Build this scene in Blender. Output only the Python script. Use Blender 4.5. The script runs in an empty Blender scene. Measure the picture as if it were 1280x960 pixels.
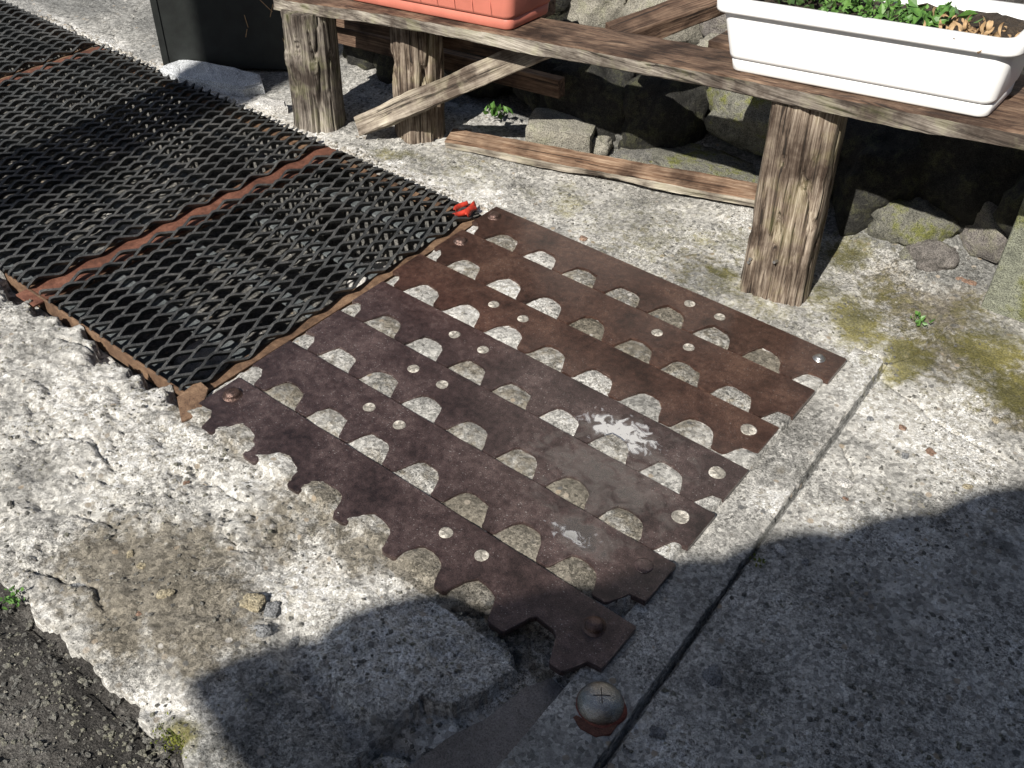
import bpy, bmesh, math, random
import numpy as np
from mathutils import Vector, Matrix

random.seed(7)
RNG = np.random.default_rng(11)
sc = bpy.context.scene
COL = sc.collection

# ------------------------------------------------------------------ camera
cam_d = bpy.data.cameras.new('camera')
cam = bpy.data.objects.new('camera', cam_d)
COL.objects.link(cam)
sc.camera = cam
right = Vector((0.78610581, 0.61754057, 0.02610151))
down = Vector((0.41946241, -0.50199151, -0.75634371))
fwd = Vector((-0.4539702, 0.60551479, -0.6536535))
rot = Matrix((right, -down, -fwd)).transposed()
cam.matrix_world = Matrix.Translation((1.5573, -1.0159, 1.5305)) @ rot.to_4x4()
cam_d.sensor_width = 36.0
cam_d.lens = 36.0 * 1240 / 1280
cam_d.clip_start = 0.02
cam_d.clip_end = 500

# ------------------------------------------------------------------ light
SUN_EL = math.radians(42)
LX, LY = -0.08, 1.0                      # horizontal direction in which the light travels
world = bpy.data.worlds.new('World')
sc.world = world
world.use_nodes = True
wn = world.node_tree
sky = wn.nodes.new('ShaderNodeTexSky')
sky.sky_type = 'NISHITA'
sky.sun_disc = False
sky.sun_elevation = SUN_EL
sky.sun_rotation = math.atan2(-LX, -LY)
bg = wn.nodes['Background']
bg.inputs['Strength'].default_value = 0.05
wn.links.new(sky.outputs[0], bg.inputs['Color'])

sun_d = bpy.data.lights.new('sun', 'SUN')
sun_d.energy = 5.0
sun_d.angle = math.radians(0.55)
sun_d.color = (1.0, 0.955, 0.88)
sun = bpy.data.objects.new('sun', sun_d)
COL.objects.link(sun)
ldir = Vector((LX, LY, 0)).normalized() * math.cos(SUN_EL) + Vector((0, 0, -math.sin(SUN_EL)))
sun.rotation_euler = ldir.to_track_quat('-Z', 'Y').to_euler()
sun.location = (0.5, -4, 5)

sc.view_settings.view_transform = 'Standard'
sc.view_settings.look = 'None'
sc.view_settings.gamma = 1.0
sc.view_settings.use_curve_mapping = False
sc.view_settings.exposure = 0.5

# ------------------------------------------------------------------ noise
TAB = np.random.default_rng(3).random((64, 256, 256)).astype(np.float32)

def vn(x, y, seed=0, per=256):
    x = np.asarray(x, float); y = np.asarray(y, float)
    xi = np.floor(x).astype(int); yi = np.floor(y).astype(int)
    fx = x - xi; fy = y - yi
    fx = fx * fx * (3 - 2 * fx); fy = fy * fy * (3 - 2 * fy)
    T = TAB[seed % 64]
    x0 = (xi % per) % 256; x1 = ((xi + 1) % per) % 256; y0 = yi % 256; y1 = (yi + 1) % 256
    return (T[x0, y0] * (1 - fx) + T[x1, y0] * fx) * (1 - fy) + (T[x0, y1] * (1 - fx) + T[x1, y1] * fx) * fy

def fbm(x, y, f, oct=4, seed=0, gain=.5):
    a, s, t = 1.0, 0.0, 0.0
    for o in range(oct):
        s = s + a * vn(x * f + 17.3 * o, y * f + 9.1 * o, seed + o)
        t += a; a *= gain; f *= 2.03
    return s / t                          # 0..1

def sstep(a, b, x):
    t = np.clip((x - a) / (b - a), 0, 1)
    return t * t * (3 - 2 * t)

def blobs(x, y, pts):
    """soft patches of irregular outline; pts = (x, y, radius, strength)"""
    s = np.zeros_like(x)
    for px, py, r, k in pts:
        s = np.maximum(s, k * np.exp(-((x - px) ** 2 + (y - py) ** 2) / (r * r)))
    return s

def segdist(x, y, pl):
    d = np.full(np.shape(x), 9.0)
    for (ax, ay), (bx, by) in zip(pl[:-1], pl[1:]):
        vx, vy = bx - ax, by - ay
        t = np.clip(((x - ax) * vx + (y - ay) * vy) / (vx * vx + vy * vy), 0, 1)
        d = np.minimum(d, np.hypot(x - ax - t * vx, y - ay - t * vy))
    return d

def inpoly(x, y, poly):
    r = np.zeros(np.shape(x), bool)
    n = len(poly)
    for i in range(n):
        x0, y0 = poly[i]; x1, y1 = poly[(i + 1) % n]
        c = ((y0 > y) != (y1 > y)) & (x < (x1 - x0) * (y - y0) / (y1 - y0 + 1e-12) + x0)
        r ^= c
    return r

# ------------------------------------------------------------------ object helpers
def link(name, me, mat=None, parent=None):
    o = bpy.data.objects.new(name, me)
    COL.objects.link(o)
    if mat is not None:
        me.materials.append(mat)
    if parent is not None:
        o.parent = parent
    return o

def tag(o, label=None, cat=None, group=None, kind=None):
    if label: o['label'] = label
    if cat: o['category'] = cat
    if group: o['group'] = group
    if kind: o['kind'] = kind
    return o

def empty(name, loc=(0, 0, 0), rz=0):
    o = bpy.data.objects.new(name, None)
    o.empty_display_size = .05
    COL.objects.link(o)
    o.location = loc
    o.rotation_euler = (0, 0, rz)
    return o

def mesh_np(name, V, F, smooth=True):
    """V (n,3), F list/array of equal-length faces"""
    me = bpy.data.meshes.new(name)
    V = np.asarray(V, np.float32); F = np.asarray(F, np.int32)
    k = F.shape[1]
    me.vertices.add(len(V)); me.vertices.foreach_set('co', V.ravel())
    me.loops.add(F.size); me.loops.foreach_set('vertex_index', F.ravel())
    me.polygons.add(len(F))
    me.polygons.foreach_set('loop_start', np.arange(0, F.size, k, dtype=np.int32))
    me.polygons.foreach_set('loop_total', np.full(len(F), k, np.int32))
    me.polygons.foreach_set('use_smooth', np.full(len(F), smooth))
    me.update(calc_edges=True)
    me.validate()
    return me

def grid_faces(nx, ny, wrapx=False):
    i = np.arange(nx if wrapx else nx - 1); j = np.arange(ny - 1)
    I, J = np.meshgrid(i, j, indexing='ij')
    I2 = (I + 1) % nx
    return np.stack([I * ny + J, I2 * ny + J, I2 * ny + J + 1, I * ny + J + 1], -1).reshape(-1, 4)

def attr(me, name, vals):
    a = me.attributes.new(name, 'FLOAT', 'POINT')
    a.data.foreach_set('value', np.asarray(vals, np.float32).ravel())

def box_bm(bm, c, s, bev=0.0, rot=None):
    r = bmesh.ops.create_cube(bm, size=1.0)
    vs = r['verts']
    for v in vs:
        v.co = Vector((v.co.x * s[0], v.co.y * s[1], v.co.z * s[2]))
    if bev > 0:
        es = list({e for v in vs for e in v.link_edges})
        g = bmesh.ops.bevel(bm, geom=es, offset=bev, segments=2, affect='EDGES', profile=.6)
        vs = list({v for f in g['faces'] for v in f.verts} | {v for v in vs if v.is_valid})
    for v in vs:
        if rot is not None:
            v.co = rot @ v.co
        v.co += Vector(c)

def bm_obj(name, bm, mat, parent=None, smooth=False):
    me = bpy.data.meshes.new(name)
    bmesh.ops.recalc_face_normals(bm, faces=bm.faces)
    bm.to_mesh(me); bm.free()
    if smooth:
        me.polygons.foreach_set('use_smooth', [True] * len(me.polygons))
    return link(name, me, mat, parent)

def extrude_poly(bm, pts, z0, z1, bev=0.0):
    vs = [bm.verts.new((x, y, z0)) for x, y in pts]
    f = bm.faces.new(vs)
    if f.normal.z > 0 or True:
        f.normal_update()
    r = bmesh.ops.extrude_face_region(bm, geom=[f])
    nv = [g for g in r['geom'] if isinstance(g, bmesh.types.BMVert)]
    for v in nv:
        v.co.z = z1
    if bev > 0:
        st = set(nv)
        es = [e for e in bm.edges if e.verts[0] in st and e.verts[1] in st]
        bmesh.ops.bevel(bm, geom=es, offset=bev, segments=2, affect='EDGES')

# ------------------------------------------------------------------ material helpers
def new_mat(name):
    m = bpy.data.materials.new(name)
    m.use_nodes = True
    nt = m.node_tree
    return m, nt, nt.nodes['Principled BSDF']

def put(nt, node, key, v):
    s = node.inputs[key]
    if isinstance(v, bpy.types.NodeSocket):
        nt.links.new(v, s)
    elif isinstance(v, (tuple, list)) and s.type == 'RGBA' and len(v) == 3:
        s.default_value = (*v, 1)
    else:
        s.default_value = v

def coords(nt, scale=(1, 1, 1), kind='Object', loc=(0, 0, 0)):
    tc = nt.nodes.new('ShaderNodeTexCoord')
    mp = nt.nodes.new('ShaderNodeMapping')
    nt.links.new(tc.outputs[kind], mp.inputs[0])
    mp.inputs['Scale'].default_value = scale
    mp.inputs['Location'].default_value = loc
    return mp.outputs[0]

def noise(nt, co, scale, detail=4, rough=.55, dist=0.0):
    n = nt.nodes.new('ShaderNodeTexNoise')
    nt.links.new(co, n.inputs['Vector'])
    n.inputs['Scale'].default_value = scale
    n.inputs['Detail'].default_value = detail
    n.inputs['Roughness'].default_value = rough
    n.inputs['Distortion'].default_value = dist
    return n.outputs[0]

def voro(nt, co, scale, feature='F1', out=0, rnd=1.0):
    n = nt.nodes.new('ShaderNodeTexVoronoi')
    n.feature = feature
    nt.links.new(co, n.inputs['Vector'])
    n.inputs['Scale'].default_value = scale
    n.inputs['Randomness'].default_value = rnd
    return n.outputs[out]

def ramp(nt, fac, stops, interp='LINEAR'):
    r = nt.nodes.new('ShaderNodeValToRGB')
    r.color_ramp.interpolation = interp
    els = r.color_ramp.elements
    while len(els) < len(stops):
        els.new(0.5)
    for e, (p, c) in zip(els, stops):
        e.position = p
        e.color = (*c, 1) if isinstance(c, (tuple, list)) else (c, c, c, 1)
    nt.links.new(fac, r.inputs[0])
    return r.outputs[0]

def mix(nt, fac, a, b, mode='MIX'):
    m = nt.nodes.new('ShaderNodeMix')
    m.data_type = 'RGBA'; m.blend_type = mode
    for key, v in ((0, fac), (6, a), (7, b)):
        s = m.inputs[key]
        if isinstance(v, bpy.types.NodeSocket): nt.links.new(v, s)
        elif isinstance(v, (tuple, list)): s.default_value = (*v[:3], 1)
        elif key == 0: s.default_value = v
        else: s.default_value = (v, v, v, 1)
    return m.outputs[2]

def mth(nt, op, a, b=0.0, clamp=False):
    m = nt.nodes.new('ShaderNodeMath')
    m.operation = op; m.use_clamp = clamp
    for k, v in ((0, a), (1, b)):
        if isinstance(v, bpy.types.NodeSocket): nt.links.new(v, m.inputs[k])
        else: m.inputs[k].default_value = v
    return m.outputs[0]

def attrn(nt, name):
    a = nt.nodes.new('ShaderNodeAttribute')
    a.attribute_name = name
    return a.outputs['Fac']

def bump(nt, bsdf, h, strength=.5, dist=.004, prev=None):
    b = nt.nodes.new('ShaderNodeBump')
    b.inputs['Strength'].default_value = strength
    b.inputs['Distance'].default_value = dist
    nt.links.new(h, b.inputs['Height'])
    if prev is not None:
        nt.links.new(prev, b.inputs['Normal'])
    nt.links.new(b.outputs[0], bsdf.inputs['Normal'])
    return b.outputs[0]

# ---- concrete (with shaped moss, damp brown stains and limy pale patches)
def make_concrete(name, tone=1.0, masks=True, warm=0.0, mid=.25):
    m, nt, b = new_mat(name)
    co = coords(nt)
    n1 = noise(nt, co, 5, 6, .6)
    n2 = noise(nt, co, 42, 6, .66, .4)
    n3 = noise(nt, co, 210, 4, .7)
    n4 = noise(nt, co, 620, 2, .6)
    vcol = voro(nt, co, 130, 'F1', 1)
    t = tone
    nb = noise(nt, co, 1.7, 4, .6)
    base = ramp(nt, mix(nt, mid, mix(nt, .45, n1, nb), n2), [(.37, (.17*t, .165*t, .152*t)), (.455, (.36*t, .35*t, .325*t)), (.53, (.53*t, .515*t, .48*t)), (.63, (.70*t, .69*t, .655*t))])
    if masks:
        pale = mth(nt, 'ADD', attrn(nt, 'pale'), mth(nt, 'MULTIPLY', mth(nt, 'SUBTRACT', n2, .5), 1.2))
        pf = ramp(nt, pale, [(.35, 0.0), (.75, 1.0)])
        base = mix(nt, mth(nt, 'MULTIPLY', pf, .75), base, (.72*t, .70*t, .66*t))
        st = mth(nt, 'ADD', attrn(nt, 'stain'), mth(nt, 'MULTIPLY', mth(nt, 'SUBTRACT', n2, .5), 1.3))
        sf = ramp(nt, st, [(.32, 0.0), (.62, 1.0)])
        base = mix(nt, mth(nt, 'MULTIPLY', sf, .82), base, mix(nt, n2, (.075, .062, .042), (.20, .17, .12)))
        gr = mth(nt, 'ADD', attrn(nt, 'grime_shade'), mth(nt, 'MULTIPLY', mth(nt, 'SUBTRACT', n1, .5), .9))
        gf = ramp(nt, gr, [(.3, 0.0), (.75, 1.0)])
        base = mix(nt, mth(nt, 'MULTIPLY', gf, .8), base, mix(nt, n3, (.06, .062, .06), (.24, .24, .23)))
    # sand grains and small aggregate
    bw = nt.nodes.new('ShaderNodeRGBToBW'); nt.links.new(vcol, bw.inputs[0])
    base = mix(nt, .55, base, bw.outputs[0], 'OVERLAY')
    sp = ramp(nt, n3, [(.33, .12), (.43, .62), (.53, 1.0), (.68, 1.3)])
    worn = ramp(nt, noise(nt, co, 3.3, 5, .62, .6), [(.42, .35), (.58, 1.0)])
    base = mix(nt, worn, base, sp, 'MULTIPLY')
    sp2 = ramp(nt, n4, [(.34, .25), (.5, 1.0), (.66, 1.4)])
    base = mix(nt, mth(nt, 'MULTIPLY', worn, .75), base, sp2, 'MULTIPLY')
    # separate stones showing in the worn paste
    vs = nt.nodes.new('ShaderNodeTexVoronoi'); nt.links.new(co, vs.inputs['Vector']); vs.inputs['Scale'].default_value = 48
    sx = nt.nodes.new('ShaderNodeSeparateColor'); nt.links.new(vs.outputs['Color'], sx.inputs[0])
    ston = mth(nt, 'MULTIPLY', ramp(nt, vs.outputs['Distance'], [(.26, 1.0), (.36, 0.0)]), ramp(nt, sx.outputs[0], [(.80, 0.0), (.82, 1.0)]))
    scol = ramp(nt, sx.outputs[1], [(.1, (.10, .10, .10)), (.4, (.24, .22, .19)), (.65, (.34, .27, .19)), (.9, (.50, .48, .45))])
    base = mix(nt, mth(nt, 'MULTIPLY', ston, .8), base, scol)
    if masks:
        ms = mth(nt, 'ADD', attrn(nt, 'moss'), mth(nt, 'MULTIPLY', mth(nt, 'SUBTRACT', n2, .5), 1.5))
        mf = ramp(nt, ms, [(.32, 0.0), (.85, 1.0)])
        mcol = ramp(nt, mix(nt, .5, n3, n1), [(.34, (.03, .03, .01)), (.5, (.115, .105, .03)), (.66, (.30, .26, .06))])
        base = mix(nt, mth(nt, 'MULTIPLY', mf, .88), base, mcol)
    if warm:
        base = mix(nt, warm, base, (1.1, .95, .74), 'MULTIPLY')
    put(nt, b, 'Base Color', base)
    put(nt, b, 'Roughness', .93)
    put(nt, b, 'Specular IOR Level', .25)
    p = bump(nt, b, mth(nt, 'ADD', mth(nt, 'MULTIPLY', n2, mid * 2.0), mth(nt, 'MULTIPLY', n3, .6)), .75, .008)
    bump(nt, b, n4, .6, .0025, p)
    return m

# ---- weathered timber, grain along one local axis
def make_wood(name, axis, dark=(.045, .034, .026), mid=(.22, .165, .115), light=(.46, .385, .29), green=0.0, seed=0.0, grain=1.0):
    m, nt, b = new_mat(name)
    s = [1, 1, 1]; s[axis] = .04
    co = coords(nt, tuple(s), loc=(seed, seed * .7, seed * .3))
    cf = coords(nt, loc=(seed, 0, seed))
    g1 = noise(nt, co, 80 * grain, 6, .7, .7)
    g2 = noise(nt, co, 260 * grain, 4, .6)
    n1 = noise(nt, cf, 7, 5, .6)
    col = ramp(nt, mix(nt, .35, g1, g2), [(.33, dark), (.47, mid), (.62, light), (.78, tuple(min(1, c * 1.35) for c in light))])
    tone = ramp(nt, n1, [(.36, (.26, .22, .20)), (.5, (.8, .76, .73)), (.62, (1.2, 1.17, 1.12))])
    col = mix(nt, 1.0, col, tone, 'MULTIPLY')
    cr = ramp(nt, g1, [(.39, 1.0), (.43, 0.0)])
    col = mix(nt, mth(nt, 'MULTIPLY', cr, .8), col, (.018, .014, .011))
    if green:
        n5 = noise(nt, cf, 14, 5, .6)
        gf = ramp(nt, n5, [(.5, 0.0), (.64, 1.0)])
        col = mix(nt, mth(nt, 'MULTIPLY', gf, green), col, (.13, .145, .03))
    put(nt, b, 'Base Color', col)
    put(nt, b, 'Roughness', .82)
    put(nt, b, 'Specular IOR Level', .3)
    bump(nt, b, mix(nt, .4, g1, g2), .85, .006)
    return m

# ---- rusty steel
def make_steel(name, c0, c1, c2, metal=.35, r0=.38, r1=.6, speck=.0, wet=False):
    m, nt, b = new_mat(name)
    co = coords(nt, kind='Object')
    oi = nt.nodes.new('ShaderNodeObjectInfo')
    vm = nt.nodes.new('ShaderNodeVectorMath'); vm.operation = 'ADD'
    cx_ = nt.nodes.new('ShaderNodeCombineXYZ')
    nt.links.new(mth(nt, 'MULTIPLY', oi.outputs['Random'], 60.0), cx_.inputs[0]); nt.links.new(mth(nt, 'MULTIPLY', oi.outputs['Random'], 23.0), cx_.inputs[1])
    nt.links.new(co, vm.inputs[0]); nt.links.new(cx_.outputs[0], vm.inputs[1]); co = vm.outputs[0]
    n1 = noise(nt, co, 6, 6, .65)
    n2 = noise(nt, co, 60, 5, .65)
    n3 = noise(nt, co, 420, 3, .65)
    col = ramp(nt, mix(nt, .4, n1, n2), [(.37, c0), (.5, c1), (.63, c2)])
    col = mix(nt, .75, col, ramp(nt, n3, [(.34, .3), (.5, 1.0), (.7, 1.5)]), 'MULTIPLY')
    rough = mth(nt, 'ADD', r0, mth(nt, 'MULTIPLY', n2, r1 - r0))
    if speck:
        v = ramp(nt, noise(nt, co, 260, 2, .5), [(.66, 0.0), (.70, 1.0)])
        big = ramp(nt, n1, [(.42, 0.0), (.6, 1.0)])
        col = mix(nt, mth(nt, 'MULTIPLY', mth(nt, 'MULTIPLY', v, big), speck), col, (.42, .39, .37))
    cf = None
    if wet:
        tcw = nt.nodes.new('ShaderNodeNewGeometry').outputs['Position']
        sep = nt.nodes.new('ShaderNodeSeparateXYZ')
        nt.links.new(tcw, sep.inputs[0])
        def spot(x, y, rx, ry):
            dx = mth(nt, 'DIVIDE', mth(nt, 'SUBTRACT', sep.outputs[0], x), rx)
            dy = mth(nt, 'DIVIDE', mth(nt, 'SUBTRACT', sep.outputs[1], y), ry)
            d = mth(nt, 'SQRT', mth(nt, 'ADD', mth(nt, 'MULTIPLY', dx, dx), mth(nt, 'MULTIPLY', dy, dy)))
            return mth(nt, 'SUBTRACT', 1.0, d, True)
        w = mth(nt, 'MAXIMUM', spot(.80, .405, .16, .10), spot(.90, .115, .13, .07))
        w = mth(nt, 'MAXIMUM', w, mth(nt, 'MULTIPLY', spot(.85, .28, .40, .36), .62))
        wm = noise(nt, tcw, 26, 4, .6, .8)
        wet_sheen = ramp(nt, mth(nt, 'ADD', mth(nt, 'MULTIPLY', w, 1.0), mth(nt, 'MULTIPLY', mth(nt, 'SUBTRACT', wm, .5), 1.1)), [(.34, 0.0), (.72, 1.0)])
        glare_core = mth(nt, 'MAXIMUM', spot(.795, .41, .125, .07), mth(nt, 'MULTIPLY', spot(.88, .105, .08, .04), .62))
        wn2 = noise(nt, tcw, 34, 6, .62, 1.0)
        cf = ramp(nt, mth(nt, 'ADD', glare_core, mth(nt, 'MULTIPLY', mth(nt, 'SUBTRACT', wn2, .5), 2.4)), [(.38, 0.0), (.66, 1.0)])
        cf = mth(nt, 'MULTIPLY', cf, ramp(nt, glare_core, [(0.0, 0.0), (.12, 1.0)]))
        col = mix(nt, mth(nt, 'MULTIPLY', wet_sheen, .7), col, (.20, .175, .16))  # grey sheen put into the colour of the damp steel
        col = mix(nt, cf, col, (.62, .63, .66))  # glare painted as bright bare steel inside the wet patches
        rough = mix(nt, mth(nt, 'MULTIPLY', wet_sheen, .8), rough, .2)
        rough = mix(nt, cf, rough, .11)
        metal = mth(nt, 'MAXIMUM', mth(nt, 'MAXIMUM', mth(nt, 'MULTIPLY', wet_sheen, .8), cf), metal)
        put(nt, b, 'Coat Weight', mth(nt, 'ADD', .45, mth(nt, 'MULTIPLY', wet_sheen, .5)))
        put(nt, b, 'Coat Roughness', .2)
    put(nt, b, 'Base Color', col)
    put(nt, b, 'Metallic', metal)
    put(nt, b, 'Roughness', rough)
    bump(nt, b, mth(nt, 'ADD', n2, mth(nt, 'MULTIPLY', n3, .7)), .6, .0035)
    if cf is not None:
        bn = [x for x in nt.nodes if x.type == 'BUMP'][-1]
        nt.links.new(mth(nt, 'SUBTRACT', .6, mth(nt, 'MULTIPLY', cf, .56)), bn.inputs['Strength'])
    return m

def make_rock(name, c0, c1, c2, moss=.0, sc_=1.0):
    m, nt, b = new_mat(name)
    oi = nt.nodes.new('ShaderNodeObjectInfo')
    tc = nt.nodes.new('ShaderNodeTexCoord')
    ad = nt.nodes.new('ShaderNodeVectorMath'); ad.operation = 'ADD'
    cmb = nt.nodes.new('ShaderNodeCombineXYZ')
    for i in range(3):
        nt.links.new(mth(nt, 'MULTIPLY', oi.outputs['Random'], 37.0 + i * 11), cmb.inputs[i])
    nt.links.new(tc.outputs['Object'], ad.inputs[0]); nt.links.new(cmb.outputs[0], ad.inputs[1])
    co = ad.outputs[0]
    n1 = noise(nt, co, 13 * sc_, 5, .6)
    n2 = noise(nt, co, 55 * sc_, 6, .7)
    n3 = noise(nt, co, 330, 3, .65)
    col = ramp(nt, mix(nt, .45, n1, n2), [(.33, c0), (.5, c1), (.68, c2)])
    col = mix(nt, .85, col, ramp(nt, n3, [(.36, .25), (.5, 1.0), (.66, 1.5)]), 'MULTIPLY')
    if moss:
        mf = ramp(nt, mix(nt, .35, n1, n2), [(.5, 0.0), (.6, 1.0)])
        col = mix(nt, mth(nt, 'MULTIPLY', mf, moss), col, ramp(nt, n3, [(.35, (.05, .065, .015)), (.65, (.24, .24, .05))]))
    put(nt, b, 'Base Color', col)
    put(nt, b, 'Roughness', .88)
    put(nt, b, 'Specular IOR Level', .3)
    bump(nt, b, mth(nt, 'ADD', mth(nt, 'ADD', n2, n1), mth(nt, 'MULTIPLY', n3, .4)), .85, .016)
    return m

def make_plain(name, col, rough=.5, var=.15, scale=30, spec=.5, metal=0.0, bumpd=.001):
    m, nt, b = new_mat(name)
    co = coords(nt)
    n = noise(nt, co, scale, 5, .6)
    lo = tuple(c * (1 - var) for c in col); hi = tuple(min(1, c * (1 + var)) for c in col)
    put(nt, b, 'Base Color', ramp(nt, n, [(.35, lo), (.65, hi)]))
    put(nt, b, 'Roughness', rough); put(nt, b, 'Specular IOR Level', spec); put(nt, b, 'Metallic', metal)
    bump(nt, b, noise(nt, co, scale * 6, 3), .3, bumpd)
    return m

def make_leaf(name, c0, c1, rough=.5):
    m, nt, b = new_mat(name)
    co = coords(nt)
    put(nt, b, 'Base Color', ramp(nt, noise(nt, co, 55, 3), [(.35, c0), (.65, c1)]))
    put(nt, b, 'Roughness', rough)
    put(nt, b, 'Subsurface Weight', .12)
    put(nt, b, 'Subsurface Radius', (.01, .01, .004))
    return m

MAT = {}
MAT['concrete'] = make_concrete('concrete')
MAT['kerb'] = make_concrete('kerb_concrete', .9, mid=.14)
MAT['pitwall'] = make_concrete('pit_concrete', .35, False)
MAT['plug'] = make_concrete('plug_concrete', .9, False, .3)
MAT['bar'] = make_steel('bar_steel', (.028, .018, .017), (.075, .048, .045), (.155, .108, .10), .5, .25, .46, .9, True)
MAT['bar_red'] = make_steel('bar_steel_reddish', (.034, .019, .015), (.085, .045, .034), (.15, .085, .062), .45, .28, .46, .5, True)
MAT['worn'] = make_steel('worn_edge_steel', (.07, .045, .038), (.17, .125, .11), (.32, .26, .235), .5, .3, .5)
MAT['rivet'] = make_steel('rivet_steel', (.06, .038, .032), (.12, .075, .062), (.2, .14, .12), .7, .24, .38)
MAT['rust'] = make_steel('rust', (.06, .024, .015), (.13, .05, .03), (.22, .095, .06), .1, .6, .85)
MAT['rusttan'] = make_steel('rust_tan', (.06, .034, .02), (.15, .088, .052), (.26, .165, .10), .1, .6, .85)
MAT['mesh'] = make_steel('mesh_steel', (.036, .038, .039), (.085, .088, .088), (.16, .158, .15), .45, .4, .6)
MAT['support'] = make_steel('support_steel', (.07, .08, .085), (.13, .145, .15), (.21, .225, .23), .25, .5, .7)
MAT['plate'] = make_steel('plate_steel', (.10, .088, .08), (.16, .145, .135), (.22, .20, .19), .3, .4, .6)
MAT['dome'] = make_steel('dome_steel', (.30, .28, .25), (.40, .38, .34), (.5, .48, .45), .9, .12, .22)
MAT['redrust'] = make_steel('red_rust', (.09, .025, .016), (.19, .05, .033), (.28, .09, .06), .05, .7, .9)
MAT['groove'] = make_plain('groove_dark', (.03, .022, .018), .8)
MAT['post'] = make_wood('post_wood', 2, (.018, .016, .014), (.11, .098, .084), (.38, .35, .31), .25)
MAT['post_b'] = make_wood('post_wood_brown', 2, (.022, .017, .014), (.15, .115, .088), (.46, .405, .335), .2, 3.1)
MAT['shelf'] = make_wood('shelf_wood', 0, (.025, .016, .012), (.095, .058, .040), (.22, .155, .11), .0, 1.3)
MAT['edge'] = make_wood('board_edge', 0, (.09, .078, .065), (.33, .30, .25), (.56, .53, .47), .18, 5.3)
MAT['shelf_edge'] = make_wood('shelf_edge', 0, (.05, .045, .038), (.20, .18, .155), (.42, .395, .35), .25, 7.7)
MAT['brace'] = make_wood('brace_wood', 0, (.06, .05, .04), (.28, .245, .20), (.52, .48, .41), .12, 2.2)
MAT['plank'] = make_wood('plank_wood', 0, (.04, .026, .018), (.15, .088, .055), (.34, .255, .185), .0, 4.4)
MAT['rock'] = make_rock('rock_grey', (.07, .07, .065), (.17, .165, .15), (.30, .285, .25), .25)
MAT['rock_shade'] = make_rock('rock_shade', (.012, .012, .011), (.035, .034, .03), (.075, .072, .062), .2)  # rear boulder grey, darkened to stand for the shade under the shelf
MAT['rock_moss'] = make_rock('rock_mossy', (.06, .06, .05), (.19, .185, .155), (.36, .35, .30), .9)
MAT['pillar'] = make_rock('pillar_mossy', (.13, .135, .11), (.26, .27, .21), (.40, .41, .35), .8, .7)
MAT['rock_warm'] = make_rock('rock_warm', (.10, .092, .085), (.22, .20, .185), (.36, .335, .31), .3)
MAT['block'] = make_rock('block_grey', (.19, .18, .15), (.33, .31, .26), (.46, .44, .38), .3)
MAT['paint'] = make_rock('chunk_white', (.48, .50, .52), (.66, .68, .70), (.78, .79, .80), .0)
MAT['pebble_y'] = make_rock('pebble_tan', (.24, .20, .13), (.37, .32, .22), (.48, .43, .32), 0)
MAT['pebble_g'] = make_rock('pebble_grey', (.13, .135, .14), (.24, .245, .25), (.36, .36, .36), 0)
MAT['pebble_w'] = make_rock('pebble_white', (.5, .48, .45), (.64, .62, .59), (.76, .74, .7), 0)
MAT['pebble_r'] = make_rock('pebble_red', (.18, .11, .08), (.28, .18, .13), (.38, .27, .20), 0)
MAT['white'] = make_plain('white_plastic', (.85, .85, .84), .4, .06, 5)
MAT['terra'] = make_plain('terracotta_plastic', (.54, .175, .125), .5, .08, 12)
MAT['black'] = make_plain('black_paint', (.008, .010, .009), .6, .4, 20)
MAT['leaf'] = make_leaf('leaf_green', (.05, .13, .025), (.12, .24, .05))
MAT['leafd'] = make_leaf('leaf_dark', (.025, .06, .014), (.06, .11, .03))
MAT['dry'] = make_leaf('leaf_dry', (.28, .17, .08), (.48, .33, .18), .8)
MAT['moss'] = make_leaf('moss_green', (.06, .085, .012), (.18, .19, .03), .9)
MAT['red'] = make_plain('red_plastic', (.42, .035, .018), .5, .35, 60)
MAT['nail'] = make_plain('nail_steel', (.45, .45, .44), .35, .1, 60, metal=.9)
MAT['pot_soil'] = make_rock('potting_soil', (.02, .015, .01), (.05, .036, .025), (.1, .075, .05), 0)
MAT['wallwood'] = make_wood('house_wood', 2, (.05, .035, .025), (.13, .09, .06), (.22, .16, .11), 0, 6.1, .5)
MAT['tile'] = make_plain('roof_tile', (.06, .065, .07), .5, .2, 14)

# ---- soil
def make_soil(name):
    m, nt, b = new_mat(name)
    co = coords(nt)
    n1 = noise(nt, co, 8, 5); n2 = noise(nt, co, 70, 6, .68); n3 = noise(nt, co, 330, 3)
    col = ramp(nt, mix(nt, .45, n1, n2), [(.35, (.020, .019, .018)), (.5, (.062, .058, .053)), (.64, (.15, .142, .13))])
    col = mix(nt, .85, col, ramp(nt, n3, [(.34, .3), (.5, 1.0), (.68, 1.8)]), 'MULTIPLY')
    put(nt, b, 'Base Color', col); put(nt, b, 'Roughness', .95); put(nt, b, 'Specular IOR Level', .2)
    bump(nt, b, mth(nt, 'ADD', n2, mth(nt, 'MULTIPLY', n3, .4)), .8, .012)
    return m
MAT['soil'] = make_soil('soil')

# ================================================================== the setting
PIT = (-0.025, -0.112, 0.945)            # x edge, y low, y high of the drain
NOTCH_P = .1355

def bar_origin(b):                        # left top corner of each toothed bar, b = 0..6
    xs = [0.0, -.012, -.010, -.014, -.026, -.018, -.024]
    ys = [0.0, .168, .333, .4955, .655, .825, .985]
    return xs[b], ys[b]

def bar_len(b):
    return [1.1, 1.094, 1.087, 1.082, 1.085, 1.085, 1.10][b]

def notch_x0(b):
    return [.151, .140, .137, .137, .130, .130, .128][b]

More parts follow.
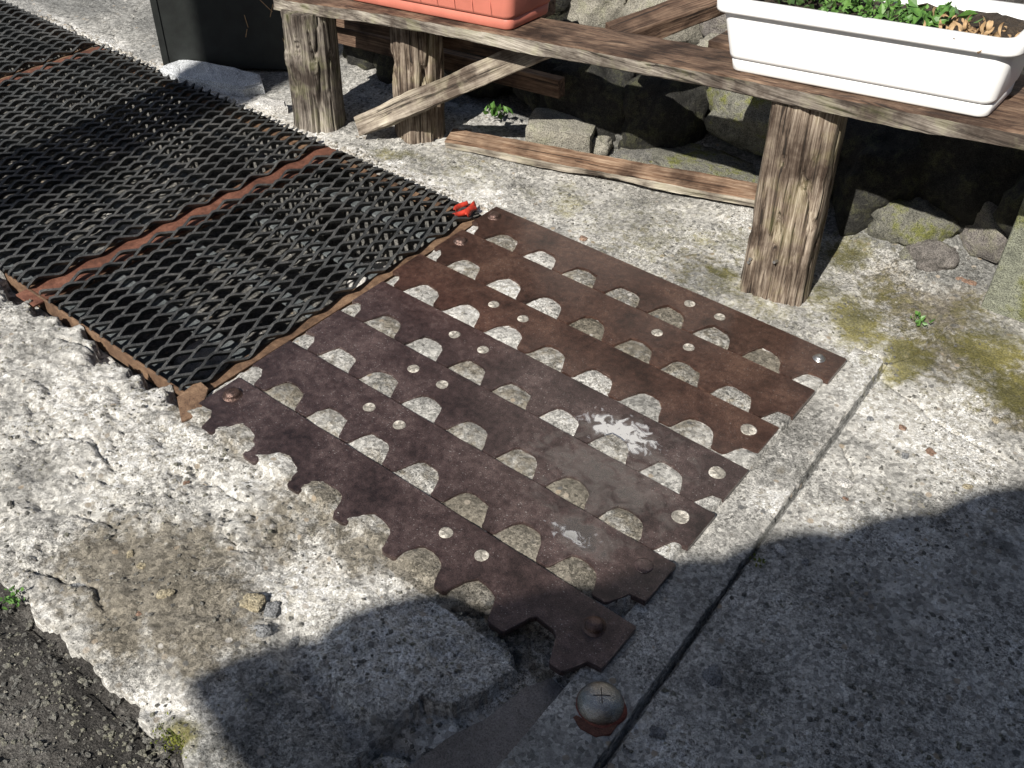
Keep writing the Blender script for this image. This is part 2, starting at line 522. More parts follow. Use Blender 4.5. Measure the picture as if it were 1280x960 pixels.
BROKEN = [(.80, -.175), (.87, -.150), (.93, -.165), (.975, -.21), (.96, -.28), (.945, -.325), (.89, -.355), (.88, -.46), (.86, -.60), (1.10, -.60), (1.10, -.25), (1.09, -.10), (1.075, .09), (1.0, -.06), (.93, -.105), (.86, -.12)]
MOSS = [(1.01, 1.15, .09, 1.25), (1.09, 1.12, .06, 1.0), (1.20, 1.10, .09, 1.1), (1.36, 1.26, .13, 1.1), (1.44, 1.14, .11, 1.0), (.90, 1.44, .10, .9), (.92, 1.22, .06, .8), (.68, 1.10, .06, .9), (.74, 1.10, .08, .62), (.80, 1.07, .10, .6), (-.55, 1.02, .07, .7),
        (-.42, 1.08, .07, .55), (.04, 1.22, .07, .55), (-.05, 1.12, .07, .5), (.53, 1.25, .09, .6), (.94, 1.60, .10, .6), (1.24, 1.24, .09, .7), (.62, -.67, .045, 1.0),
        (.45, 1.17, .10, .5), (.60, 1.31, .10, .55), (1.10, 1.02, .05, .5), (1.05, 1.32, .13, .62), (1.25, 1.40, .12, .6), (1.19, .30, .02, .6), (1.17, .62, .03, .45), (.35, 1.2, .35, .42), (-.3, 1.1, .3, .42), (.8, 1.2, .35, .44), (1.2, 1.2, .3, .48), (.7, 1.06, .1, .6), (.42, 1.12, .12, .55), (-.48, 1.03, .08, .75), (-.3, 1.12, .1, .55), (.1, 1.18, .1, .6), (1.45, 1.15, .25, .4), (.6, 1.1, .2, .45), (.8, 1.35, .2, .5)]
STAIN = [(.30, -.50, .17, .95), (.44, -.46, .15, .9), (.37, -.60, .10, .8), (.44, -.12, .13, .7), (.58, -.15, .11, .8), (.40, -.22, .12, .6), (.33, -.40, .13, .8), (.26, -.13, .08, .5),
         (.71, -.13, .10, .8), (.85, .2, .08, .3), (1.15, 1.35, .22, .75), (.6, 1.12, .14, .5), (1.3, 1.2, .2, .7), (.75, 1.25, .12, .6), (1.5, 1.15, .2, .7), (.35, 1.15, .15, .4), (.82, .03, .07, .4), (.2, -.62, .06, .5)]
PALE = [(.60, -.28, .13, .75), (.47, -.33, .09, .5), (-.03, -.31, .2, .62), (-.25, -.26, .16, .6), (.12, -.24, .12, .55), (-.5, -.35, .2, .5), (.1, -.5, .08, .5), (-1.43, .96, .10, .8), (-1.05, .96, .10, .8), (-.13, 1.0, .09, .9), (-.28, .97, .08, .85),
        (-.5, .965, .07, .6), (-.75, .965, .08, .7), (1.40, .87, .16, .7), (1.28, .84, .12, .6), (.53, -.64, .07, .8), (.22, -.63, .07, .7), (.26, 1.08, .12, .55), (.70, -.19, .09, .7), (.1, 1.1, .10, .4), (1.5, .75, .15, .5)]
GRIME_SHADE = [(.72, -.60, .12, .9), (.66, -.52, .09, .8), (.83, -.52, .12, .7), (-1.8, 1.35, .45, 1.0), (-1.2, 1.25, .22, .95), (-2.5, 1.25, .5, .95), (1.30, .58, .03, .7), (1.42, .66, .035, .8), (1.57, .66, .05, .8),
         (1.33, .40, .02, .6), (1.31, .30, .02, .6), (1.40, .28, .02, .7), (1.5, .3, .7, .28), (1.215, .76, .035, .6), (.2, 1.02, .06, .6), (.02, 1.03, .05, .6), (.62, 1.06, .09, .6), (.9, 1.1, .08, .5), (.95, -.1, .1, .6)]  # the broad faint entry paints some shade into the right paving
CHIPS = [(-.335, -.150, .055), (-.245, -.165, .032), (-.150, -.150, .045), (-.035, -.145, .040), (-.52, -.135, .035), (-.60, -.155, .045), (-.72, -.16, .06), (-.42, -.12, .03)]
CRACKS = [[(-.9, -.36), (-.60, -.33), (-.44, -.34), (-.46, -.25), (-.47, -.17), (-.33, -.14)], [(-1.83, .95), (-1.98, 1.05), (-2.05, 1.18), (-2.20, 1.33)], [(-1.88, .97), (-2.06, .95), (-2.2, 1.0)],
          [(1.16, 1.00), (1.27, .97), (1.33, .945), (1.5, .92)], [(1.19, .72), (1.24, .67), (1.26, .60)], [(1.15, 1.06), (1.20, 1.16), (1.22, 1.3)], [(-.2, -.4), (-.1, -.33), (.02, -.36)], [(.1, -.62), (.25, -.56), (.30, -.58)]]

def H(x, y):
    """height of the concrete paving"""
    x = np.asarray(x, float); y = np.asarray(y, float)
    z = (fbm(x, y, 4, 3, 1) - .5) * .016 + (fbm(x, y, 22, 4, 5) - .5) * .016 + (fbm(x, y, 95, 2, 9) - .5) * .005
    left = sstep(-.10, -.22, y)
    rid = 1 - np.abs(2 * fbm(x + .3 * y, y - .2 * x, 11, 4, 29) - 1)
    z = z - .007 * left * sstep(.93, .995, rid) * sstep(.45, .6, fbm(x, y, 3.5, 2, 39)) + .003 * left * (fbm(x, y, 55, 3, 43) - .5)
    z = z * (0.75 + .7 * left)
    # bed below the toothed bars
    bed = sstep(-.03, .005, x) * sstep(1.10, 1.07, x) * sstep(-.165, -.15, y) * sstep(1.0, .985, y)
    zb = .0095 + (fbm(x, y, 60, 3, 21) - .5) * .006
    dome = np.zeros_like(z)
    for b in range(7):
        ox, oy = bar_origin(b)
        yb = oy - .1642
        for k in range(-1, 9):
            cx = ox + notch_x0(b) + k * NOTCH_P
            dome = np.maximum(dome, .0062 * np.exp(-(((x - cx) / .042) ** 2 + ((y - yb - .026) / .032) ** 2) ** 1.5) * (0.55 + .9 * TAB[2, b * 11 + k + 1, 7]))
    zb = zb + dome
    z = z * (1 - bed) + zb * bed
    # rises slightly where mortar was smeared against the lowest bar
    z = z + .003 * sstep(-.30, -.16, y) * sstep(-.085, -.10, y) * sstep(.0, .06, x) * sstep(.62, .5, x)
    z = z + .0022 * sstep(-.28, -.175, y) * sstep(-.13, -.15, y) * sstep(.0, .1, x) * sstep(.85, .5, x)
    # right hand paving lies lower than the kerb
    rgt = sstep(1.160, 1.185, x + .0345 * (y - .27)) * sstep(1.10, .98, y)
    z = z - .011 * rgt
    jw = 1.1775 - .0345 * (y - .27) + .004 * (fbm(y, y * 0, 14, 3, 12) - .5)
    z = np.where((np.abs(x - jw) < .0026 + .003 * (fbm(y, x * 0, 25, 2, 15) - .4)) & (y < 1.05 + .02 * fbm(y, x, 30, 2, 4)), z - .018, z)
    # under the kerb
    und = sstep(1.062, 1.068, x) * sstep(1.172, 1.165, x + .0345 * (y - .27)) * sstep(1.07, 1.06, y) * sstep(-.42, -.41, y)
    z = z - .025 * und
    # broken corner next to the steel plate
    wob = .016 * (fbm(x, y, 30, 3, 31) - .5)
    br = inpoly(x + wob, y + wob * 1.3, BROKEN)
    z = np.where(br, z * .6 - .036 + (fbm(x, y, 50, 3, 33) - .5) * .012, z)
    # chipped rim of the drain
    wx = x + .05 * (fbm(x, y, 30, 3, 41) - .5)
    bite = np.zeros_like(z)
    for cx, wd, dp in [(-.335, .050, .066), (-.225, .028, .040), (-.150, .036, .055), (-.045, .040, .050), (-.515, .030, .030), (-.60, .045, .045), (-.72, .07, .06), (-.42, .022, .022), (-.27, .018, .03)]:
        bite = np.maximum(bite, dp * np.clip(1.25 - np.abs(wx - cx) / wd, 0, 1) ** .6)
    ye = -.112 - bite * (.7 + .9 * (fbm(x, y, 40, 3, 45) - .3))
    z = np.where((y > ye) & (y < -.10) & (x < .0), z * .5 - .034 - .03 * fbm(x, y, 25, 3, 47), z)
    z = z - .006 * sstep(.03, .0, ye - y) * (x < .03) * fbm(x, y, 50, 2, 49) * (bite > .004)
    # cracks
    wx = x + .02 * (fbm(x, y, 22, 3, 51) - .5); wy = y + .02 * (fbm(x, y, 22, 3, 53) - .5)
    for c in CRACKS:
        z = z - .011 * sstep(.006, .0015, segdist(wx, wy, c))
    # raised slab lying in the shade at the soil side
    qx = x + .12 * (fbm(x, y, 9, 4, 35) - .5); qy = y + .12 * (fbm(x, y, 9, 4, 37) - .5)
    dd = np.hypot((qx - .80) / 1.7, (qy + .36) / 1.0)
    z = z + .012 * sstep(.10, .075, dd)
    z = z - .018 * np.exp(-((dd - .115) / .016) ** 2) * sstep(-.33, -.42, y)
    # edge towards the soil
    e = -.665 + .030 * (fbm(x, np.zeros_like(x), 7, 3, 55) - .5) + .05 * (fbm(x, y, 18, 3, 57) - .5)
    z = z - .010 * sstep(e + .10, e, y)
    z = np.where(y < e, -.09, z)
    # the crumbling far rim of the drain
    z = z + .006 * sstep(1.02, .955, y) * sstep(-.02, -.1, x) * fbm(x, y, 40, 2, 61)
    z = z + .055 * np.exp(-(((x - 1.0) / .16) ** 2 + ((y - 1.60) / .13) ** 2))
    # ground rises gently towards the stones
    z = z + .05 * sstep(1.38, 1.75, y) * sstep(-.5, 0, x)
    return z

def axis(parts):
    out = []
    for a, b, s in parts:
        n = max(1, int(round((b - a) / s)))
        out.append(np.linspace(a, b, n, endpoint=False))
    return np.concatenate(out + [[parts[-1][1]]])

def paving():
    xs = axis([(-9, -3.2, .6), (-3.2, -2.4, .04), (-2.4, -.8, .014), (-.8, PIT[0], .0062), (PIT[0], 1.14, .0055), (1.14, 1.205, .0022), (1.205, 1.72, .0055), (1.72, 2.4, .03), (2.4, 9, .6)])
    ys = axis([(-.78, PIT[1], .0055), (PIT[1], PIT[2], .0062), (PIT[2], 1.5, .0058), (1.5, 1.9, .012), (1.9, 3.2, .08), (3.2, 9, .6)])
    X, Y = np.meshgrid(xs, ys, indexing='ij')
    # ragged rims of the drain opening
    Z = H(X, Y)
    Xo, Yo = X.copy(), Y.copy()
    F = grid_faces(len(xs), len(ys))
    I, J = np.meshgrid(np.arange(len(xs) - 1), np.arange(len(ys) - 1), indexing='ij')
    cx = (xs[:-1] + xs[1:])[I] / 2; cy = (ys[:-1] + ys[1:])[J] / 2
    hole = (cx < PIT[0]) & (cy > PIT[1]) & (cy < PIT[2]) & (cx > -3.6)
    F = F[~hole.ravel()]
    me = mesh_np('paving', np.stack([Xo, Yo, Z], -1).reshape(-1, 3), F)
    jw = 1.1775 - .0345 * (Y - .27) + .004 * (fbm(Y, Y * 0, 14, 3, 12) - .5)
    joint = 1.6 * (np.abs(X - jw) < .006) * (Y < 1.06)
    rn = np.random.default_rng(5)
    nst = np.zeros_like(X)
    for b in range(7):
        ox, oy = bar_origin(b)
        for k in range(-1, 8):
            cx = ox + notch_x0(b) + k * NOTCH_P
            if cx > 1.04: continue
            v = rn.uniform(.08, .6) + .45 * sstep(.45, .75, np.array(cx)) * (b < 3) + .25 * (b > 4) * (cx > .5)
            nst = np.maximum(nst, v * ((np.abs(X - cx) < .066) & (np.abs(Y - oy + .135) < .045)))
    X, Y = X + .16 * (fbm(X, Y, 7, 4, 3) - .5), Y + .16 * (fbm(X, Y, 7, 4, 8) - .5)
    attr(me, 'moss', blobs(X, Y, MOSS)); attr(me, 'stain', np.maximum(blobs(X, Y, STAIN), nst)); attr(me, 'pale', np.maximum(blobs(X, Y, PALE), .85 * sstep(1.03, .97, Y) * (X < -.02) * (Y > .5))); attr(me, 'grime_shade', np.maximum(np.maximum(joint, blobs(X, Y, GRIME_SHADE)), 1.3 * sstep(1.42, 1.58, Y) * sstep(-1.2, -1.0, X)))  # band behind the shelf: dark earth tone that also paints in its shade
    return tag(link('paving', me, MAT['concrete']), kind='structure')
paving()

def soil():
    xs = axis([(-90, -8, 20), (-8, -.8, .9), (-.8, 1.2, .010), (1.2, 6, .3), (6, 90, 20)])
    ys = axis([(-90, -8, 20), (-8, -1.6, .8), (-1.6, -.6, .010)])
    X, Y = np.meshgrid(xs, ys, indexing='ij')
    Z = -.030 + (fbm(X, Y, 6, 4, 13) - .5) * .03 + (fbm(X, Y, 45, 3, 17) - .5) * .016 - .012 * sstep(.01, .0, np.abs(Y + .70 - .03 * fbm(X, Y, 8, 3, 19)))
    Z = np.where((np.abs(X) > 8) | (Y < -8), -.05, Z)
    V = np.stack([X, Y, Z], -1).reshape(-1, 3)
    F = grid_faces(len(xs), len(ys))
    n = len(V)
    # the rest of the sheet, out to the horizon round the paving
    ex = np.array([[-90, -.6, -.05], [-8.9, -.6, -.05], [-8.9, 90, -.05], [-90, 90, -.05], [8.9, -.6, -.05], [90, -.6, -.05], [90, 90, -.05], [8.9, 90, -.05], [8.9, 8.9, -.05], [-8.9, 8.9, -.05]])
    F2 = np.array([[n, n + 1, n + 2, n + 3], [n + 4, n + 5, n + 6, n + 7], [n + 9, n + 8, n + 7, n + 2]])
    me = mesh_np('ground', np.vstack([V, ex]), np.vstack([F, F2]))
    return tag(link('ground', me, MAT['soil']), kind='structure')
soil()

def bank():
    xs = axis([(-1.25, 2.6, .02), (2.6, 7, .4)]); ys = axis([(1.62, 2.8, .02), (2.8, 6, .3)])
    X, Y = np.meshgrid(xs, ys, indexing='ij')
    Z = -.02 + .62 * sstep(1.64, 2.5, Y) * sstep(-1.25, -.9, X) + (fbm(X, Y, 6, 4, 23) - .5) * .12 + (fbm(X, Y, 40, 3, 27) - .5) * .03
    me = mesh_np('bank', np.stack([X, Y, Z], -1).reshape(-1, 3), grid_faces(len(xs), len(ys)))
    return tag(link('bank', me, MAT['soil']), kind='structure')
bank()

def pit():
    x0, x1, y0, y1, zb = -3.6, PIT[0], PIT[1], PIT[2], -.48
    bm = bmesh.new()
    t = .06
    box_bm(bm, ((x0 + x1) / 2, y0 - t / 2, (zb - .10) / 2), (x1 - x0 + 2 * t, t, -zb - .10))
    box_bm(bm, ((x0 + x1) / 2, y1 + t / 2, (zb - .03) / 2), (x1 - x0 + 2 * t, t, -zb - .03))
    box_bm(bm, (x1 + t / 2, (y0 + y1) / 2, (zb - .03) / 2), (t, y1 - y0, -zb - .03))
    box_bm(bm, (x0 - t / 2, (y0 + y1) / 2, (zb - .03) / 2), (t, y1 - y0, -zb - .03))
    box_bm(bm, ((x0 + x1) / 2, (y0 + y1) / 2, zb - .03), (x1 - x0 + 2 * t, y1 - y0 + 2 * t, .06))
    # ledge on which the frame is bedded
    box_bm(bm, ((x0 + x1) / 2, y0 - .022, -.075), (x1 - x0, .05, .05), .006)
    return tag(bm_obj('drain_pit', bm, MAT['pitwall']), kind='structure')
pit()

def kerb():
    xs = np.concatenate([[1.067, 1.067], np.linspace(1.068, 1.168, 20), [1.171, 1.172]])
    ys = np.linspace(-.405, 1.068, 240)
    X, Y = np.meshgrid(xs, ys, indexing='ij')
    Xw = X + .004 * (fbm(Y, Y * 0, 5, 3, 2) - .5) + np.where(X > 1.16, .012 * (fbm(Y, X, 16, 3, 4) - .5), 0)
    Xw = Xw - .0345 * (Y - .27) * (X - 1.067) / .105
    Z = .0010 + (fbm(X, Y, 30, 4, 6) - .5) * .006 + (fbm(X, Y, 110, 2, 8) - .5) * .003
    Z = Z - .006 * sstep(1.155, 1.168, X) * (fbm(X, Y, 12, 3, 10) > .5)
    ix = np.arange(len(xs))[:, None] + 0 * Y
    Z = np.where((ix == 0) | (ix == len(xs) - 1), -.06, Z)
    Z[:, 0] = -.06; Z[:, -1] = np.minimum(Z[:, -1], -.004)
    me = mesh_np('kerb', np.stack([Xw, Y, Z], -1).reshape(-1, 3), grid_faces(len(xs), len(ys)))
    z0 = np.zeros_like(X)
    attr(me, 'moss', blobs(X, Y, [(1.12, 1.04, .04, .6)])); attr(me, 'stain', blobs(X, Y, [(1.1, .95, .06, .4), (1.12, .55, .02, .5)]))
    attr(me, 'pale', blobs(X, Y, [(1.14, .45, .07, .8), (1.11, .6, .07, .5), (1.13, .75, .06, .5)])); attr(me, 'grime_shade', blobs(X, Y, [(1.1, .15, .1, .4), (1.1, -.3, .1, .4)]))
    return tag(link('kerb', me, MAT['kerb']), 'narrow grey concrete kerb strip along the ends of the toothed bars', 'kerb')
kerb()

# ================================================================== toothed steel bars
def rivet_mesh(r, h, flat=0.0):
    prof = [(1.28, -.10), (1.22, .10), (1.02, .14), (1.0, .30), (.93, .58), (.78, .80), (.52, .95), (.2, 1.0)] if not flat else [(1.0, -.3), (1.0, .5), (.9, .9), (.5, 1.0), (.2, .98)]
    n = 22
    V, F = [], []
    for pr, pz in prof:
        for k in range(n):
            a = 2 * math.pi * k / n
            rr = pr * r * (1 + .03 * math.sin(3 * a + pr * 5))
            V.append((rr * math.cos(a), rr * math.sin(a), pz * h))
    for i in range(len(prof) - 1):
        for k in range(n):
            F.append((i * n + k, i * n + (k + 1) % n, (i + 1) * n + (k + 1) % n, (i + 1) * n + k))
    c = len(V); V.append((0, 0, h))
    m = len(prof) - 1
    for k in range(0, n, 2):
        F.append((m * n + k, m * n + k + 1, m * n + (k + 2) % n, c))
    return mesh_np('bolt', V, F)
ME_RIVET = rivet_mesh(.0165, .011); ME_RIVET.materials.append(MAT['rivet'])
ME_BIGRIV = rivet_mesh(.0185, .014); ME_BIGRIV.materials.append(MAT['rivet'])
ME_FLAT = rivet_mesh(.0185, .0018, 1); ME_FLAT.materials.append(MAT['bar'])
ME_PLUG = rivet_mesh(.0145, .0006, 1); ME_PLUG.materials.append(MAT['plug'])
ME_PLUGB = rivet_mesh(.0185, .0006, 1); ME_PLUGB.materials.append(MAT['plug'])
ME_SHINY = rivet_mesh(.0125, .009); ME_SHINY.materials.append(MAT['nail'])

BAR_LABELS = ['toothed steel bar with both domed bolts and its teeth bare in concrete', 'toothed steel bar just behind the outermost bar, flat bolt at kerb end',
              'toothed steel bar third from the bare-toothed one, pale plug at kerb end', 'toothed steel bar in the middle of the row with a glare painted on its wet patch',
              'toothed reddish steel bar fifth from the bare-toothed one', 'toothed reddish steel bar second from the timber posts, no bolt at kerb end',
              'toothed brown steel bar beside the timber posts with shiny bolt at kerb end']

def toothed_bar(b):
    ox, oy = bar_origin(b); L = bar_len(b); rnd = random.Random(40 + b)
    W = .1642 if b == 0 else (oy - bar_origin(b - 1)[1]) - .0038
    pts = [(0, 0), (L, 0)]
    low = []
    n0 = notch_x0(b)
    x = None
    # lower edge, from left to right: trapezoid notches with worn corners
    low.append((0.0, -W + (.046 if True else 0)))
    low.append((n0 - NOTCH_P + .026, -W + .050)); low.append((n0 - NOTCH_P + .043, -W + .032)); low.append((n0 - NOTCH_P + .0505, -W + .004)); low.append((n0 - NOTCH_P + .054, -W))
    k = 0
    while n0 + k * NOTCH_P + .06 < L:
        c = n0 + k * NOTCH_P + rnd.uniform(-.003, .003)
        j = lambda s=.0016: rnd.uniform(-s, s)
        h = .064 + rnd.uniform(-.005, .003)
        prof = [(-.053, 0), (-.047, .004), (-.034, .043), (-.029, .054), (-.020, h - .002), (.0, h - .002), (.019, h - .006), (.031, .051), (.038, .041), (.050, .012), (.053, .004), (.058, 0)]
        for px, py in prof:
            low.append((c + px + j(), -W + py + (j() if py > .003 else 0)))
        k += 1
    c = n0 + k * NOTCH_P
    if c - .054 < L:
        low += [(c - .054, -W), (c - .049, -W + .004), (c - .036, -W + .030), (min(c - .028, L - .004), -W + .046), (L, -W + .050)]
    else:
        low += [(L, -W)]
    poly = low + [(L + .0005, -W * .5), (L, -.003), (L - .003, 0)] + [(L * t, rnd.uniform(-.0012, .0004)) for t in (.85, .7, .55, .4, .25, .1)] + [(.003, 0), (0, -.003)]
    # drop vertices that coincide
    cl = [poly[0]]
    for p in poly[1:]:
        if math.hypot(p[0] - cl[-1][0], p[1] - cl[-1][1]) > .0012: cl.append(p)
    root = empty('toothed_bar', (ox, oy, .0035 + .0003 * b))
    root.rotation_euler = (.011 + rnd.uniform(-.004, .005), rnd.uniform(-.0015, .0015), [0.0, .003, .001, -.002, .002, -.001, .0][b])
    bm = bmesh.new()
    extrude_poly(bm, cl, 0, .0125, .0016)
    bm.normal_update()
    for f_ in bm.faces:
        if .25 < abs(f_.normal.z) < .97: f_.material_index = 1
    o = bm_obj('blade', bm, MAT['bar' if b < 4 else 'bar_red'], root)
    o.data.materials.append(MAT['worn'])
    holes = {0: [.684, .775], 1: [.319, .411], 2: [.302, .392], 3: [.295, .387], 4: [.302, .397], 5: [.682, .773], 6: [.687, .776]}[b]
    def put_part(nm, me, x, y=-.052):
        p = bpy.data.objects.new(nm, me); COL.objects.link(p); p.parent = root
        p.location = (x, y, .0125); p.rotation_euler = (0, 0, rnd.uniform(0, 6))
    for hx in holes:
        put_part('concrete_plug', ME_PLUG, hx)
    if b == 0: put_part('bolt', ME_BIGRIV, .039); put_part('bolt', ME_BIGRIV, 1.039, -.049)
    elif b == 1: put_part('bolt', ME_FLAT, 1.046, -.044)
    elif b in (2, 3, 4): put_part('concrete_plug', ME_PLUGB, 1.034)
    elif b == 5: put_part('bolt', ME_RIVET, .038)
    else: put_part('bolt', ME_RIVET, .033, -.048); put_part('bolt', ME_SHINY, 1.046, -.044)
    tag(root, BAR_LABELS[b], 'steel bar', 'toothed steel bars set in the concrete')
for b in range(7):
    toothed_bar(b)

# ================================================================== gratings
SW, LW = .0440, .119
def expanded_mesh(x0, x1, y0, y1, seed, w=.0185, th=.0064, tilt=50):
    th_a = math.radians(tilt)
    ca, sa = math.cos(th_a), math.sin(th_a)
    n = int((x1 - x0) / (SW / 2)); per = 14
    ny = int((y1 - y0) / LW * per) + 1
    ys = np.linspace(y0, y1, ny)
    V, F = [], []
    base = 0
    ampx = SW / 4 - (w / 2) * ca + .0012
    for i in range(n):
        ph = 2 * np.pi * ys / LW + np.pi * (i % 2) + seed + .25 * (fbm(ys, ys * 0 + i * .31, 5, 2, 6) - .5)
        tri = 2 / np.pi * np.arcsin(np.sin(ph))
        wave = np.clip(tri * 1.22, -1, 1)
        cx = x0 + SW / 4 + i * SW / 2 + ampx * wave
        warp = (fbm(cx, ys, 3.0, 3, 5 + int(seed)) - .5) * .020 + (fbm(cx, ys, 14, 2, 8 + int(seed)) - .5) * .004
        cz = -(w / 2) * sa * wave + .004 + warp
        # section: upper edge towards +x
        ex, ez = ca, sa
        nx_, nz = -sa, ca
        jit = 1 + .12 * (vn(ys * 30, ys * 0 + i, 7) - .5)
        ring = []
        for a, c in ((-1, -1), (1, -1), (1, 1), (-1, 1)):
            ring.append(np.stack([cx + a * ex * w / 2 * jit + c * nx_ * th / 2, ys, cz + a * ez * w / 2 * jit + c * nz * th / 2], -1))
        P = np.stack(ring, 1).reshape(-1, 3)
        V.append(P)
        I = np.arange(ny - 1)
        for q in range(4):
            q2 = (q + 1) % 4
            F.append(np.stack([base + I * 4 + q, base + I * 4 + q2, base + (I + 1) * 4 + q2, base + (I + 1) * 4 + q], -1))
        F.append(np.array([[base, base + 1, base + 2, base + 3], [base + (ny - 1) * 4 + 3, base + (ny - 1) * 4 + 2, base + (ny - 1) * 4 + 1, base + (ny - 1) * 4]]))
        base += ny * 4
    me = mesh_np('expanded_mesh', np.vstack(V), np.vstack(F), False)
    return me

def grating(x0, x1, seed, label):
    root = empty('drain_grating', ((x0 + x1) / 2, .41, 0))
    me = expanded_mesh(x0 - root.location.x, x1 - root.location.x, -.108 - .41, .935 - .41, seed)
    o = link('expanded_mesh', me, MAT['mesh'], root)
    o.location.z = .004
    for xe in (x0 + .018, x1 - .018):
        bm = bmesh.new(); box_bm(bm, (0, 0, 0), (.034, 1.036, .005), .001)
        e = bm_obj('edge_strip', bm, MAT['rusttan'], root)
        e.location = (xe - root.location.x, 0, -.0105)
    return tag(root, label, 'grating', 'expanded metal drain gratings')
grating(-.648, -.036, 0.6, 'black expanded metal grating beside the toothed bars, sunlit')
grating(-1.880, -.692, 2.1, 'long black expanded metal grating beyond the rusty cross strip')
grating(-3.30, -1.925, 1.2, 'black expanded metal grating farthest from the toothed bars')

def grate_frame():
    root = empty('drain_ironwork', (-.70, .41, -.03))
    tag(root, 'rusty steel frame carrying the drain gratings over the pit', 'frame')
    def part(nm, c, s, mat, bev=.0015):
        bm = bmesh.new(); box_bm(bm, (0, 0, 0), s, bev)
        o = bm_obj(nm, bm, mat, root)
        o.location = Vector(c) - root.location
    part('cross_strip', (-.672, .405, -.006), (.080, 1.09, .006), MAT['rust'])
    part('cross_strip', (-1.902, .41, -.006), (.05, 1.06, .006), MAT['rust'])
    part('end_strip', (-.020, .40, -.021), (.05, 1.07, .008), MAT['rusttan'])
    part('side_angle', (-1.67, -.106, -.022), (3.26, .006, .042), MAT['rusttan'])
    part('side_angle', (-1.67, -.080, -.026), (3.26, .050, .006), MAT['support'])
    part('side_angle', (-1.67, .925, -.026), (3.26, .040, .006), MAT['rusttan'])
    for i, y in enumerate((.092, .322, .552, .795)):
        part('support_bar', (-1.80, y, -.034 - .001 * i), (3.50, .040, .007), MAT['support'])
    # rusty gusset at the corner beside the outermost bar
    bm = bmesh.new()
    extrude_poly(bm, [(.0, -.03), (.075, -.075), (.085, -.035), (.06, .0), (.03, .035), (-.01, .04)], 0, .004, .0008)
    o = bm_obj('corner_gusset', bm, MAT['rusttan'], root)
    o.location = Vector((-.055, -.105, .009)) - root.location
grate_frame()

# pale stones and mud at the bottom of the drain
def rock_mesh(name, seed, sub=3, amp=.28, sq=0.0):
    bm = bmesh.new()
    bmesh.ops.create_icosphere(bm, subdivisions=sub, radius=1)
    rr = random.Random(seed)
    off = Vector((rr.uniform(0, 50), rr.uniform(0, 50), rr.uniform(0, 50)))
    from mathutils import noise as mn
    for v in bm.verts:
        d = v.co.normalized()
        if sq:
            mx = max(abs(d.x), abs(d.y), abs(d.z)); d2 = d / mx
            d = d.lerp(d2, sq)
        k = 1 + amp * mn.noise(v.co * 1.1 + off) + amp * .5 * mn.noise(v.co * 2.7 + off) + amp * .30 * mn.noise(v.co * 6 + off) + amp * .16 * mn.noise(v.co * 15 + off)
        v.co = d * k
    me = bpy.data.meshes.new(name)
    bm.to_mesh(me); bm.free()
    me.polygons.foreach_set('use_smooth', [True] * len(me.polygons))
    return me

ROCKS = [rock_mesh('stone', 100 + i, 4, .30, (.0, .35, .55, .2, .45, .1)[i]) for i in range(6)]
def rock(name, loc, size, mat, i=0, rz=0.0, rx=0.0, parent=None):
    me = ROCKS[i % 6]
    o = bpy.data.objects.new(name, me.copy())
    COL.objects.link(o)
    o.data.materials.append(mat)
    o.data.transform(Matrix.Diagonal((*size, 1)))
    o.location = loc; o.rotation_euler = (rx, 0, rz)
    if parent is not None:
        o.parent = parent
    return o

for (x, y, z, s, m_, lb) in [(-.42, .84, -.36, .09, 'pebble_w', 'pale stone lying in the drain below the first grating, near the posts side'),
                             (-.52, .22, -.36, .075, 'pebble_w', 'pale stone lying in the drain below the first grating, near the broken slab edge'),
                             (-.16, .50, -.42, .06, 'pebble_g', 'grey stone lying in the drain below the first grating'),
                             (-1.35, .55, -.40, .08, 'pebble_w', 'pale stone lying in the drain below the long grating')]:
    tag(rock('drain_stone', (x, y, z), (s, s * .8, s * .55), MAT[m_], int(s * 100), x * 9), lb, 'stone', 'stones in the drain')

# scrap of red plastic caught on the grating corner
def red_scrap():
    V, F = [], []
    n = 26
    for q, (x0, y0, y1) in enumerate([(-.098, .885, .945), (-.076, .868, .950), (-.052, .880, .935)]):
        k = len(V)
        for i in range(n):
            t = i / (n - 1)
            y = y0 + (y1 - y0) * t
            xx = x0 + .010 * math.sin(y * 53 + q * math.pi)
            w = .0085 * (math.sin(math.pi * (.08 + .84 * t)) ** .5)
            zz = .019 + .004 * math.sin(y * 53 + q * 2) + .002 * q
            V += [(xx - w, y - .004, zz + .004), (xx - w * .3, y, zz + .0055), (xx + w * .4, y, zz + .001), (xx + w, y + .003, zz - .007)]
        for i in range(n - 1):
            for j in range(3): F.append((k + i * 4 + j, k + i * 4 + j + 1, k + i * 4 + j + 5, k + i * 4 + j + 4))
    o = link('plastic_scrap', mesh_np('red_scrap', V, F), MAT['red'])
    sol = o.modifiers.new('thick', 'SOLIDIFY'); sol.thickness = .0016
    tag(o, 'torn red plastic scrap wound round the grating corner', 'scrap')
red_scrap()

